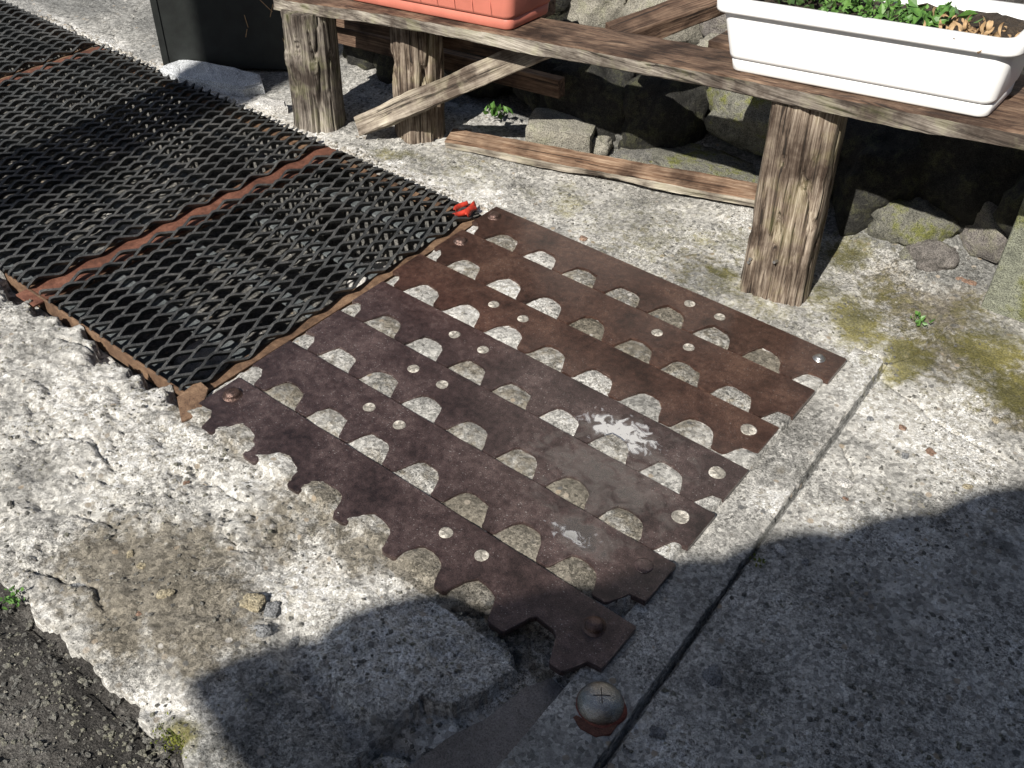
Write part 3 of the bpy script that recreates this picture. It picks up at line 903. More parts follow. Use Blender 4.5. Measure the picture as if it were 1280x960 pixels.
# ================================================================== marker and steel plate by the kerb
def survey_marker():
    root = empty('survey_marker', (1.133, -.165, .001))
    tag(root, 'domed steel survey marker with engraved cross set in the kerb', 'marker')
    prof = [(.0415, -.004), (.0412, .004), (.0385, .012), (.0325, .0195), (.0240, .0250), (.0145, .0282), (.006, .0295)]
    n = 48; V, F = [], []
    for r, z in prof:
        for k in range(n):
            a = 2 * math.pi * k / n; V.append((r * math.cos(a), r * math.sin(a), z))
    for i in range(len(prof) - 1):
        for k in range(n): F.append((i * n + k, i * n + (k + 1) % n, (i + 1) * n + (k + 1) % n, (i + 1) * n + k))
    c = len(V); V.append((0, 0, .0297)); m_ = len(prof) - 1
    for k in range(0, n, 2): F.append((m_ * n + k, m_ * n + k + 1, m_ * n + (k + 2) % n, c))
    link('dome', mesh_np('dome', V, F), MAT['dome'], root)
    bm = bmesh.new()
    rt = Matrix.Rotation(math.radians(38), 3, 'Z')
    for s in ((.030, .0016), (.0016, .030)):
        # engraved line follows the curve of the dome
        for q in range(10):
            t = (q + .5) / 10 - .5
            lx, ly = (t * .030, 0) if s[0] > s[1] else (0, t * .030)
            rr = math.hypot(lx, ly)
            zz = float(np.interp(rr, [0, .006, .014, .0225], [.0297, .0295, .0282, .0250]))
            sl = -math.copysign(float(np.interp(rr, [0, .006, .014, .0225], [0, .05, .26, .5])), t)
            R_ = rt @ (Matrix.Rotation(-sl, 3, 'Y') if s[0] > s[1] else Matrix.Rotation(sl, 3, 'X'))
            p = rt @ Vector((lx, ly, 0))
            box_bm(bm, (p.x, p.y, zz), (.0034 if s[0] > s[1] else .0013, .0013 if s[0] > s[1] else .0034, .0012), 0, R_)
    bm_obj('engraved_cross', bm, MAT['groove'], root)
    # rusty collar
    V, F = [], []
    for i, (r, z) in enumerate([(.040, .004), (.0420, .003), (.0430, .001), (.0440, -.004)]):
        for k in range(n):
            a = 2 * math.pi * k / n
            rr = r + (.004 * math.sin(a * 1 + 2.2) + .002 * math.sin(5 * a)) * (i > 1)
            V.append((rr * math.cos(a), rr * math.sin(a), z))
    for i in range(3):
        for k in range(n): F.append((i * n + k, i * n + (k + 1) % n, (i + 1) * n + (k + 1) % n, (i + 1) * n + k))
    link('rusty_collar', mesh_np('collar', V, F), MAT['redrust'], root)
    # rust-red mortar smear below the dome
    bm = bmesh.new()
    extrude_poly(bm, [(.0, -.06), (.03, -.055), (.045, -.035), (.044, -.012), (.03, -.03), (.0, -.036), (-.02, -.03), (-.022, -.05)], -.004, .002, .001)
    bm_obj('rust_smear', bm, MAT['rust'], root)
survey_marker()

def steel_plate():
    bm = bmesh.new()
    extrude_poly(bm, [(.93, -.52), (1.066, -.52), (1.0655, -.17), (1.03, -.165), (1.005, -.21), (.99, -.30), (.965, -.36)], -.030, -.018, .001)
    tag(bm_obj('steel_plate', bm, MAT['plate']), 'flat dark steel plate lying low beside the kerb and survey marker', 'plate')
steel_plate()

# ================================================================== timber posts and shelf
def shelf_z(x):                           # underside of the shelf board
    return .372 + (x + .90) * .105
def shelf_y(x):                           # front edge of the shelf board
    return float(np.interp(x, [-1.0, -.6, -.1, .4, 1.0, 2.0], [.985, 1.035, 1.062, 1.078, 1.082, 1.088]))

def post_mesh(r, h, seed, sq=.0, top_tilt=.105, knots=()):
    nt_, nz = 150, 130
    th = np.linspace(0, 1, nt_, endpoint=False); zz = np.linspace(-.04, 1, nz)
    T, Zt = np.meshgrid(th, zz, indexing='ij')
    a = T * 2 * np.pi
    zz_ = Zt * h
    R_ = r * (1 + .05 * (vn(T * 4, zz_ * 2, seed, 4) - .5) + .06 * (vn(T * 9, zz_ * 1.5, seed + 1, 9) - .5))
    if sq:
        c = np.maximum(np.abs(np.cos(a)), np.abs(np.sin(a)))
        R_ = R_ * (1 + sq * (1 / c - 1))
    for q, (f, fz, d, wd) in enumerate([(11, 1.6, .013, .10), (23, 2.4, .007, .14), (41, 4, .0035, .2)]):
        g = 1 - np.abs(2 * vn(T * f + .25 * vn(T * 5, zz_ * 9, seed + 7, 5) * 0, zz_ * fz, seed + 2 + q, f) - 1)
        R_ = R_ - d * sstep(1 - wd, 1.0, g)
    R_ = R_ + .0022 * (vn(T * 90, zz_ * 7, seed + 9, 90) - .5) * 2
    for kt, kz, kr, kd in knots:
        dt = (T - kt + .5) % 1 - .5
        d = np.hypot(dt * 2 * np.pi * r / kr, (zz_ - kz) / (kr * 1.3))
        R_ = R_ + kd * np.exp(-d ** 2) * (1 + .25 * np.cos(d * 9))
    R_ = R_ + .003 * np.exp(-np.maximum(zz_, 0) / .03)
    X = R_ * np.cos(a); Y = R_ * np.sin(a)
    Z = zz_ + top_tilt * X * Zt
    V = np.stack([X, Y, Z], -1).reshape(-1, 3)
    F = grid_faces(nt_, nz, True)
    me = mesh_np('post', V, F)
    bm = bmesh.new(); bm.from_mesh(me)
    bm.verts.ensure_lookup_table()
    bm.faces.new([bm.verts[i * nz + nz - 1] for i in range(nt_)])
    bm.to_mesh(me); bm.free()
    return me

SHELF = empty('timber_shelf', (0.2, 1.16, 0))
tag(SHELF, 'weathered timber shelf on log posts carrying the two planters', 'shelf')

def post(x, y, r, seed, mat, sq=0, lean=(0, 0), rz=0, knots=(), label=None):
    o = link('post', post_mesh(r, shelf_z(x) + .006, seed, sq, .105, knots), mat, SHELF)
    o.location = Vector((x, y, 0)) - SHELF.location
    o.rotation_euler = (lean[0], lean[1], rz)
    if label: o['label'] = label
    return o
p1 = post(-.835, 1.050, .083, 3, MAT['post'], .15, (0, .0), .5, [(.62, .24, .026, .009), (.80, .22, .020, .006), (.70, .28, .02, -.012)], 'knotty grey log post at the shelf end')
p2 = post(-.535, 1.215, .082, 14, MAT['post_b'], .10, (0, 0), 1.1)
p3 = post(.785, 1.190, .090, 27, MAT['post_b'], .50, (0, -.035), .22, [(.7, .40, .016, -.006)], 'split brown log post with two nails')
for (dx, dy, z) in [(-.035, -.094, .095), (.035, -.088, .125), (-.033, -.092, .105)]:
    bm = bmesh.new()
    bmesh.ops.create_cone(bm, segments=10, radius1=.0042, radius2=.0042, depth=.02, cap_ends=True, matrix=Matrix.Rotation(math.radians(80), 4, 'X'))
    n_ = bm_obj('nail', bm, MAT['nail'], p3)
    n_.matrix_parent_inverse = Matrix.Identity(4)
    q = Matrix.Rotation(-.35, 3, 'Z') @ Vector((dx, dy, z))
    n_.location = q; n_.rotation_euler = (0, 0, -.35)

def sweep_board(name, xs, yf, z0, depth, thick, mat, parent, seed, rough=.004, mat2=None):
    """board running along x; yf(x) front edge, z0(x) underside"""
    prof = [(0, .12), (.0, .5), (.0, .88), (.03, 1.0), (.3, 1.0), (.6, 1.0), (.97, 1.0), (1, .85), (1, .15), (.97, 0), (.6, 0), (.3, 0), (.03, 0)]
    m_ = len(prof)
    V = []
    for i, x in enumerate(xs):
        for j, (u, w) in enumerate(prof):
            dy = rough * 2.4 * (float(vn(x * 7, j * .7, seed)) - .5) + rough * (float(vn(x * 40, j * 1.3, seed + 1)) - .5)
            dz = rough * 1.2 * (float(vn(x * 5, j * .9, seed + 2)) - .5) + rough * .6 * (float(vn(x * 50, j * 1.7, seed + 3)) - .5)
            V.append((x, yf(x) + u * depth + dy, z0(x) + w * thick + dz + (-.010 * float(vn(x * 4, 3, seed + 4)) if w < .2 and u < .1 else 0)))
    F = []
    n = len(xs)
    for i in range(n - 1):
        for j in range(m_):
            F.append((i * m_ + j, i * m_ + (j + 1) % m_, (i + 1) * m_ + (j + 1) % m_, (i + 1) * m_ + j))
    me = mesh_np(name, V, F, False)
    bm = bmesh.new(); bm.from_mesh(me); bm.verts.ensure_lookup_table()
    bm.faces.new([bm.verts[j] for j in range(m_)]); bm.faces.new([bm.verts[(n - 1) * m_ + j] for j in range(m_)])
    bmesh.ops.recalc_face_normals(bm, faces=bm.faces)
    bm.to_mesh(me); bm.free()
    me.materials.append(mat)
    if mat2 is not None:
        me.materials.append(mat2)
        for p in me.polygons:
            if p.index < (n - 1) * m_ and p.index % m_ in (0, 1, 12): p.material_index = 1
    o = link(name, me, None, parent)
    return o
xs_ = np.linspace(-.93, 2.0, 200)
o = sweep_board('shelf_board', xs_, shelf_y, shelf_z, .165, .036, MAT['shelf'], SHELF, 5, .0032, MAT['shelf_edge'])
o.location = -SHELF.location
# the board behind carries the backs of the planters; one for each
for (xa, xb) in ((-.93, -.12), (.44, 2.0)):
    o = sweep_board('rear_board', np.linspace(xa, xb, 60), lambda x: shelf_y(x) + .178, shelf_z, .13, .042, MAT['shelf'], SHELF, 9, .004)
    o.location = -SHELF.location
# rail between the first two posts and low tie board
for (p, q, h, t) in (((-1.15, 1.36, .145), (-.10, 1.40, .22), .06, .035), ((-1.12, 1.30, .285), (-.2, 1.34, .375), .17, .02)):
    a, b_ = Vector(p), Vector(q)
    bm = bmesh.new(); box_bm(bm, (0, 0, 0), ((b_ - a).length, t, h), .004)
    o = bm_obj('rail', bm, MAT['shelf'], SHELF)
    o.location = (a + b_) / 2 - SHELF.location
    o.rotation_euler = (b_ - a).to_track_quat('X', 'Z').to_euler()

def loose_board(name, a, b_, w, t, mat, roll, label, seed, cat='plank', mat2=None):
    a, b_ = Vector(a), Vector(b_)
    L = (b_ - a).length
    xs = np.linspace(-L / 2, L / 2, 90)
    rr = np.random.default_rng(seed)
    o = sweep_board(name, xs, lambda x: -w / 2, lambda x: -t / 2, w, t, mat, None, seed, .003, mat2)
    o.location = (a + b_) / 2
    X = (b_ - a).normalized(); Z = Vector((0, 0, 1)); Z = (Z - X * Z.dot(X)).normalized(); Y = Z.cross(X)
    M3 = Matrix((X, Y, Z)).transposed() @ Matrix.Rotation(roll, 3, 'X')
    o.rotation_euler = M3.to_euler()
    return tag(o, label, cat)
# leaning board, lying plank, roof-like timber behind the shelf
loose_board('leaning_plank', (-.655, 1.055, .040), (.005, 1.175, .455), .068, .022, MAT['brace'], math.radians(74), 'grey splintered plank leaning from the ground up under the shelf', 12)
loose_board('fallen_plank', (-.405, 1.215, .020), (.66, 1.515, .060), .070, .026, MAT['plank'], math.radians(14), 'brown plank with pale worn edge lying on the concrete behind the split post', 15, mat2=MAT['edge'])
loose_board('crossing_timber', (.135, 1.29, .475), (.46, 1.98, .60), .085, .045, MAT['shelf'], math.radians(8), 'brown timber running back from the shelf between the two planters', 18, 'timber')

# ================================================================== planters
def rrect(hx, hy, r, n=8):
    pts = []
    for cx, cy, a0 in ((hx - r, hy - r, 0), (-hx + r, hy - r, 90), (-hx + r, -hy + r, 180), (hx - r, -hy + r, 270)):
        for k in range(n + 1):
            a = math.radians(a0 + 90 * k / n)
            pts.append((cx + r * math.cos(a), cy + r * math.sin(a)))
    return pts

def planter(name, cx, y0, lx, ly, h, mat, label, soil_z=.8):
    root = empty(name, (cx, y0 + ly / 2, shelf_z(cx) + .0385))
    root.rotation_euler = (0, -math.atan(.105), 0)
    tag(root, label, 'planter')
    def loft(rings, close_top=False):
        V, F = [], []
        n = None
        for hx, hy, r, z in rings:
            p = rrect(hx, hy, r); n = len(p)
            V += [(x, y, z) for x, y in p]
        for i in range(len(rings) - 1):
            for k in range(n): F.append((i * n + k, i * n + (k + 1) % n, (i + 1) * n + (k + 1) % n, (i + 1) * n + k))
        me = mesh_np('loft', V, F)
        bm = bmesh.new(); bm.from_mesh(me); bm.verts.ensure_lookup_table()
        bm.faces.new([bm.verts[k] for k in range(n)][::-1])
        if close_top: bm.faces.new([bm.verts[(len(rings) - 1) * n + k] for k in range(n)])
        bmesh.ops.recalc_face_normals(bm, faces=bm.faces)
        bm.to_mesh(me); bm.free()
        return me
    hx, hy = lx / 2, ly / 2
    # stepped foot
    link('foot', loft([(hx - .022, hy - .018, .022, 0), (hx - .019, hy - .015, .024, .004), (hx - .016, hy - .012, .025, .028), (hx - .019, hy - .015, .024, .031)], True), mat, root)
    # tapering body with a hollow inside
    zt = h * .82
    link('body', loft([(hx - .022, hy - .018, .024, .030), (hx - .013, hy - .009, .026, .0325), (hx - .011, hy - .007, .028, .040), (hx + .006, hy + .004, .032, zt), (hx + .006, hy + .004, .032, h - .004),
                       (hx - .004, hy - .006, .026, h - .004), (hx - .010, hy - .012, .026, h * .6), (hx - .016, hy - .018, .026, h * .5)], True), mat, root)
    # rolled rim
    link('rim', loft([(hx + .004, hy + .003, .032, zt - .002), (hx + .020, hy + .017, .036, zt), (hx + .022, hy + .019, .038, zt + .005), (hx + .022, hy + .019, .038, h - .004), (hx + .019, hy + .016, .037, h),
                      (hx + .002, hy - .001, .030, h), (hx - .002, hy - .004, .026, h - .003), (hx - .004, hy - .006, .026, h * .72)]), mat, root)
    V = []; n = 30; m_ = 16
    X, Y = np.meshgrid(np.linspace(-hx + .006, hx - .006, n), np.linspace(-hy + .008, hy - .008, m_), indexing='ij')
    Z = h * soil_z + (fbm(X + 3, Y + 3, 30, 3, 4) - .5) * .03
    o = link('soil', mesh_np('soil', np.stack([X, Y, Z], -1).reshape(-1, 3), grid_faces(n, m_)), MAT['pot_soil'], root)
    return root
PW = planter('white_planter', .872, 1.094, .63, .215, .172, MAT['white'], 'long white plastic planter box with plants on the shelf', .86)
PT = planter('terracotta_planter', -.375, 1.068, .66, .22, .175, MAT['terra'], 'long terracotta coloured plastic planter box on the shelf', .8)
# moulded ribs on the front of the reddish planter
for q in range(9):
    bm = bmesh.new(); box_bm(bm, (0, 0, 0), (.0018, .0016, .085), .0004)
    o = bm_obj('moulded_rib', bm, MAT['terra'], PT)
    o.location = (-.26 + q * .065, -.1062, .085); o.rotation_euler = (math.radians(-5), 0, 0)

# ---- leaves
def leaf_cloud(name, n, spread, size, mat, parent, seed, up=.5, base=(0, 0, 0), flat=.6):
    r = np.random.default_rng(seed)
    V, F = [], []
    for i in range(n):
        c = np.array(base) + np.array([r.normal() * spread[0], r.normal() * spread[1], abs(r.normal()) * spread[2]])
        d = r.normal(size=3); d[2] = abs(d[2]) * up; d /= np.linalg.norm(d)
        s = np.cross(d, r.normal(size=3)); s /= np.linalg.norm(s)
        u = np.cross(d, s)
        L = size * r.uniform(.6, 1.3); w = L * flat * .5
        k = len(V)
        V += [c, c + d * L * .45 + s * w + u * L * .08, c + d * L, c + d * L * .45 - s * w + u * L * .08, c + d * L * .5]
        F += [(k, k + 1, k + 4), (k + 1, k + 2, k + 4), (k + 2, k + 3, k + 4), (k + 3, k, k + 4)]
    return link(name, mesh_np(name, V, F, False), mat, parent)

def herb(x, y, z, n, spread, size, mat, label, seed, group=None, cat='plant', up=1.0, stems=5):
    root = empty('herb', (x, y, z))
    tag(root, label, cat, group)
    leaf_cloud('foliage', n, spread, size, mat, root, seed, up)
    if stems:
        bm = bmesh.new(); r = random.Random(seed)
        for s in range(stems):
            a = r.uniform(0, 6.28); l = r.uniform(.5, 1.2) * max(spread)
            d = Vector((math.cos(a) * .5, math.sin(a) * .5, 1)).normalized()
            M4 = Matrix.Translation(d * l * .5) @ d.to_track_quat('Z', 'Y').to_matrix().to_4x4()
            bmesh.ops.create_cone(bm, segments=6, radius1=.0018, radius2=.0008, depth=l, matrix=M4)
        bm_obj('stem', bm, MAT['leafd'], root)
    return root
SZ = lambda x: shelf_z(x) + .036 + .150
herb(.80, 1.19, SZ(.80), 130, (.055, .040, .020), .024, MAT['leaf'], 'bushy bright green leafy plant in the middle of the white planter', 3)
herb(.90, 1.16, SZ(.90), 150, (.050, .030, .018), .016, MAT['leaf'], 'small-leaved green plant hanging over the rim of the white planter', 4)
herb(.98, 1.19, SZ(.98), 55, (.030, .030, .020), .034, MAT['leaf'], 'green plant with larger leaves beside the withered one in the white planter', 5)
herb(.66, 1.21, SZ(.66), 220, (.06, .035, .03), .022, MAT['leafd'], 'dark green low plant in the white planter farthest from the withered one', 6)

def withered():
    root = empty('withered_plant', (1.09, 1.165, SZ(1.09)))
    tag(root, 'withered plant with curled tan leaves in the white planter', 'plant')
    r = random.Random(9)
    for i in range(60):
        n = 7
        L = r.uniform(.02, .045); w = r.uniform(.003, .0065)
        V = []
        curl = r.uniform(1.5, 4.0)
        for k in range(n):
            t = k / (n - 1)
            wv = w * math.sin(math.pi * (t * .9 + .08))
            y = L * math.sin(curl * t) / curl; z = L * (1 - math.cos(curl * t)) / curl
            V += [(-wv, y, z + wv * .5), (0, y, z), (wv, y, z + wv * .5)]
        F = []
        for k in range(n - 1):
            for j in range(2): F.append((k * 3 + j, k * 3 + j + 1, k * 3 + j + 4, k * 3 + j + 3))
        o = link('leaf', mesh_np('dry_leaf', V, F), MAT['dry'], root)
        o.location = (r.gauss(0, .065), r.gauss(-.012, .035), r.uniform(-.004, .016))
        o.rotation_euler = (r.uniform(-.9, .9), r.uniform(-.9, .9), r.uniform(0, 6.28))
withered()

# small weeds, moss and ground plants
for i, (x, y, z, n, s, sz, m_, lb) in enumerate([
        (.150, -.674, -.02, 60, (.009, .009, .012), .010, 'leaf', 'tiny bright green weed at the slab edge beside dark soil'),
        (1.16, 1.25, .01, 26, (.012, .012, .008), .014, 'leaf', 'tiny green sprout on mossy concrete near the mossy pillar'),
        (-.37, 1.42, .03, 26, (.02, .02, .02), .035, 'leaf', 'bright leafy weed in the gap behind the second log post'),
        (.02, 2.10, .42, 260, (.13, .10, .10), .05, 'leaf', 'green tufted plant on the bank behind the white planter'),
        (.36, 2.30, .50, 260, (.16, .12, .10), .05, 'leaf', 'green bushy plant on the bank behind the crossing timber'),
        (-.28, 2.2, .30, 200, (.14, .12, .12), .05, 'leafd', 'dark green plant on the bank behind the terracotta planter'),
        (1.19, .30, -.012, 18, (.010, .010, .006), .010, 'moss', 'speck of moss in the joint beside the kerb'),
        (1.10, 1.70, .24, 50, (.05, .04, .03), .03, 'leafd', 'small dark weed among the stones behind the split post')]):
    herb(x, y, z, n, s, sz, MAT[m_], lb, 30 + i, stems=4 if n > 40 else 0)

herb(.612, -.655, -.012, 420, (.018, .011, .003), .006, MAT['moss'], 'yellow-green moss tuft at the slab edge above the dark soil', 77, cat='moss', stems=0)

# ================================================================== stones behind the shelf
WALL = empty('stone_wall', (.6, 1.7, 0))
tag(WALL, 'rough wall of mossy boulders, partly shaded by colour, behind the timber shelf', 'stone wall')
def wall_stone(x, y, z, s, mat, i, rz=0, rx=0):
    o = rock('stone', (x - .6, y - 1.7, z), s, MAT[mat], i, rz, rx, WALL)
    return o
STONES = [(.985, 1.60, .075, (.115, .10, .085), 'rock_moss', 0, .4, 0), (1.175, 1.70, .11, (.12, .10, .11), 'rock_warm', 1, -.5, .2),
          (.35, 1.60, .005, (.22, .13, .05), 'rock_moss', 3, .3, 0), (.62, 1.66, .01, (.17, .13, .06), 'rock_moss', 5, -.2, 0), (.12, 1.56, .0, (.10, .07, .04), 'rock', 4, .5, 0),
          (.40, 1.74, .17, (.16, .10, .12), 'rock_moss', 3, .2, 0), (.12, 1.80, .12, (.14, .10, .13), 'rock_shade', 0, 1.1, 0), (-.10, 1.72, .10, (.13, .10, .14), 'rock_shade', 1, .3, 0),
          (.64, 1.84, .15, (.13, .11, .14), 'rock_shade', 5, 2.0, 0), (.86, 1.80, .16, (.13, .10, .12), 'rock_shade', 4, .8, 0), (1.06, 1.86, .22, (.14, .10, .13), 'rock_shade', 2, .2, 0), (1.34, 1.86, .2, (.17, .11, .16), 'rock_shade', 3, 1.4, 0),
          (-.28, 1.78, .12, (.12, .10, .14), 'rock_shade', 5, .9, 0), (.25, 1.98, .34, (.16, .10, .12), 'rock_warm', 1, .2, 0), (-.05, 1.95, .30, (.15, .10, .12), 'block', 4, .7, 0), (.52, 2.02, .36, (.15, .10, .12), 'rock_moss', 0, 2.4, 0),
          (.80, 2.0, .36, (.15, .11, .12), 'rock_shade', 3, .4, 0), (1.10, 2.06, .42, (.16, .11, .12), 'rock_shade', 5, 1.0, 0), (1.42, 2.05, .42, (.17, .11, .14), 'rock_moss', 1, .4, 0), (-.33, 1.98, .30, (.14, .11, .12), 'block', 2, 1.9, 0),
          (1.03, 1.515, .035, (.035, .03, .022), 'rock_moss', 4, .2, 0), (.62, 1.86, .32, (.09, .07, .06), 'rock_shade', 2, .3, 0), (.18, 1.84, .28, (.06, .05, .045), 'block', 1, 1.3, 0), (-.48, 1.72, .06, (.10, .08, .09), 'block', 0, .5, 0), (-.75, 1.56, .03, (.13, .06, .06), 'block', 3, .2, 0), (-.62, 1.76, .14, (.15, .10, .15), 'rock_shade', 1, .2, 0), (-.92, 1.74, .14, (.15, .10, .15), 'rock_shade', 4, 1.2, 0), (-1.10, 1.68, .10, (.12, .10, .13), 'rock_shade', 0, 2.2, 0), (-.80, 1.92, .33, (.17, .11, .14), 'rock_shade', 5, .3, 0), (-.52, 1.94, .34, (.14, .10, .12), 'rock_shade', 2, .8, 0), (-1.10, 1.90, .32, (.15, .11, .14), 'rock_shade', 3, .6, 0)]
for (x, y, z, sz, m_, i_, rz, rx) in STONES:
    if m_ == 'rock_shade':
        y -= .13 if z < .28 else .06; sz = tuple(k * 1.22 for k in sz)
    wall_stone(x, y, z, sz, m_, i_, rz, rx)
tag(rock('stone', (1.085, 1.520, .045), (.062, .046, .042), MAT['rock_warm'], 3, .65), 'rounded reddish stone half embedded among the boulders beside the mossy pillar', 'stone')
tag(rock('stone', (1.185, 1.515, .008), (.032, .022, .016), MAT['pebble_r'], 2, .2), 'broken reddish stone at the foot of the mossy pillar', 'stone')
tag(rock('stone', (.005, 1.475, .030), (.04, .035, .035), MAT['block'], 1, .4), 'small grey stone beside the squared block', 'stone')
tag(rock('stone', (.045, 1.56, .035), (.045, .035, .035), MAT['rock'], 2, 1.4), 'small dark stone behind the squared block', 'stone')

def squared_block():
    bm = bmesh.new()
    box_bm(bm, (0, 0, 0), (.215, .14, .11), .014)
    bmesh.ops.subdivide_edges(bm, edges=bm.edges, cuts=4, use_grid_fill=True)
    from mathutils import noise as mn
    for v in bm.verts:
        v.co += v.normal * .008 * mn.noise(v.co * 14) + Vector((mn.noise(v.co * 30), mn.noise(v.co * 30 + Vector((5, 0, 0))), mn.noise(v.co * 30 + Vector((0, 7, 0))))) * .004
    o = bm_obj('concrete_block', bm, MAT['block'], None, True)
    o.location = (-.105, 1.425, .048); o.rotation_euler = (.05, .02, math.radians(24))
    tag(o, 'squared pale concrete block beneath the shelf beside the fallen plank', 'block')
squared_block()

def mossy_pillar():
    bm = bmesh.new()
    box_bm(bm, (0, 0, .27), (.22, .17, .62), .010)
    bmesh.ops.subdivide_edges(bm, edges=bm.edges, cuts=5, use_grid_fill=True)
    from mathutils import noise as mn
    for v in bm.verts:
        v.co += Vector((mn.noise(v.co * 12), mn.noise(v.co * 12 + Vector((5, 0, 0))), 0)) * .006
    o = bm_obj('mossy_pillar', bm, MAT['pillar'], None, True)
    o.location = (1.358, 1.525, 0); o.rotation_euler = (0, 0, math.radians(4))
    tag(o, 'squat square pillar with green mossy face under the shelf', 'pillar')
mossy_pillar()

# ================================================================== things by the far end of the gratings
def black_box():
    root = empty('black_box', (-1.38, 1.25, 0)); root.rotation_euler = (0, 0, math.radians(38))
    tag(root, 'black painted metal box standing behind the gratings', 'box')
    bm = bmesh.new(); box_bm(bm, (0, 0, .28), (.50, .36, .54), .006)
    o = bm_obj('body', bm, MAT['black'], root); 
    bm = bmesh.new(); box_bm(bm, (0, -.004, .572), (.52, .38, .03), .006)
    bm_obj('lid', bm, MAT['black'], root)
    for dx in (-.235, .235):
        bm = bmesh.new(); box_bm(bm, (dx, -.1825, .28), (.022, .004, .53), .001)
        bm_obj('corner_strip', bm, MAT['black'], root)
    # bits of dry straw stuck to the front
    rs = random.Random(5)
    for k in range(5):
        bm = bmesh.new()
        box_bm(bm, (0, 0, 0), (.0022, .0015, rs.uniform(.03, .06)), 0)
        s = bm_obj('straw', bm, MAT['dry'], root)
        s.location = (rs.uniform(.03, .22), -.1812, rs.uniform(.10, .26)); s.rotation_euler = (0, rs.uniform(-.9, .4), 0)
    root.location = (-1.558 + .25 * math.cos(math.radians(38)) - .18 * math.sin(math.radians(38)), .962 + .25 * math.sin(math.radians(38)) + .18 * math.cos(math.radians(38)), .002)
black_box()

def chunk(name, pts, loc, rz, t, mat, label, tilt=(0, 0)):
    bm = bmesh.new()
    extrude_poly(bm, pts, 0, t, .006)
    bmesh.ops.triangulate(bm, faces=bm.faces)
    bmesh.ops.subdivide_edges(bm, edges=bm.edges, cuts=2)
    from mathutils import noise as mn
    for v in bm.verts:
        v.co += Vector((mn.noise(v.co * 25), mn.noise(v.co * 25 + Vector((5, 0, 0))), mn.noise(v.co * 20 + Vector((0, 9, 0))))) * .005
    o = bm_obj(name, bm, MAT[mat]); o.location = loc; o.rotation_euler = (tilt[0], tilt[1], rz)
    return tag(o, label, 'concrete chunk')
chunk('concrete_chunk', [(-.20, -.03), (-.10, -.055), (.06, -.05), (.16, -.035), (.205, .02), (.16, .07), (.05, .075), (-.07, .07), (-.17, .05)], (-1.335, 1.005, .0), math.radians(14), .038, 'paint', 'broken slab of whitewashed concrete at the foot of the black box', (.10, .0))
chunk('concrete_chunk', [(-.06, -.02), (.03, -.03), (.075, .0), (.05, .035), (-.03, .03)], (-1.03, .995, .0), math.radians(20), .03, 'pebble_w', 'small white concrete chunk between the black box and the knotty post')

# ================================================================== pebbles and grit
PEB = [(.37, -.49, .016, 'pebble_y', 'yellowish oval pebble on the brown-stained slab'), (.51, -.40, .022, 'pebble_y', 'larger tan pebble set in the slab beside a grey one'), (.545, -.385, .018, 'pebble_g', 'grey pebble beside the larger tan one on the slab'),
       (1.215, .36, .014, 'pebble_w', 'white pebble lying by the kerb joint'), (.23, -.47, .010, 'pebble_y', None), (.57, -.43, .018, 'pebble_g', None), (.62, -.40, .014, 'pebble_g', None),
       (.16, -.28, .007, 'pebble_r', None), (1.35, .83, .011, 'pebble_r', None), (1.43, 1.03, .011, 'pebble_y', None), (1.27, .87, .009, 'pebble_r', None), (1.20, .85, .009, 'pebble_g', None), (1.45, .78, .012, 'pebble_y', None),
       (1.27, .36, .009, 'pebble_g', None), (1.235, -.14, .014, 'pebble_g', None), (1.21, .18, .010, 'pebble_w', None), (.26, 1.03, .012, 'pebble_r', None), (.48, 1.10, .008, 'pebble_y', None), (.36, -.545, .008, 'pebble_r', None),
       (.275, -.475, .009, 'pebble_y', None), (1.31, .78, .010, 'pebble_g', None), (1.24, .62, .015, 'pebble_w', None), (1.26, .575, .007, 'pebble_r', None), (1.25, .02, .024, 'pebble_g', 'round grey stone set in the shaded paving by the survey marker')]
WORD = {'pebble_y': 'tan', 'pebble_g': 'grey', 'pebble_r': 'reddish', 'pebble_w': 'white'}
for i, (x, y, s, m_, lb) in enumerate(PEB):
    z = float(H(np.array([x]), np.array([y]))[0])
    o = rock('pebble', (x, y, z - s * .12), (s, s * random.uniform(.65, .9), s * .5), MAT[m_], i, random.uniform(0, 6))
    g = WORD[m_]
    where = 'on the paving beside the kerb' if x > 1.18 else ('on the concrete near the posts' if y > .9 else 'on the broken slab')
    tag(o, lb or ('small %s pebble %s' % (g, where)), 'pebble', None if lb else 'small %s pebbles %s' % (g, where))
# slate splinter
chunk('slate_splinter', [(-.045, -.008), (.04, -.012), (.05, .004), (-.03, .013)], (.215, -.575, float(H(np.array([.215]), np.array([-.575]))[0]) - .002), math.radians(62), .010, 'pebble_g', 'blue-grey slate splinter lying on the brown-stained slab')['category'] = 'stone chip'

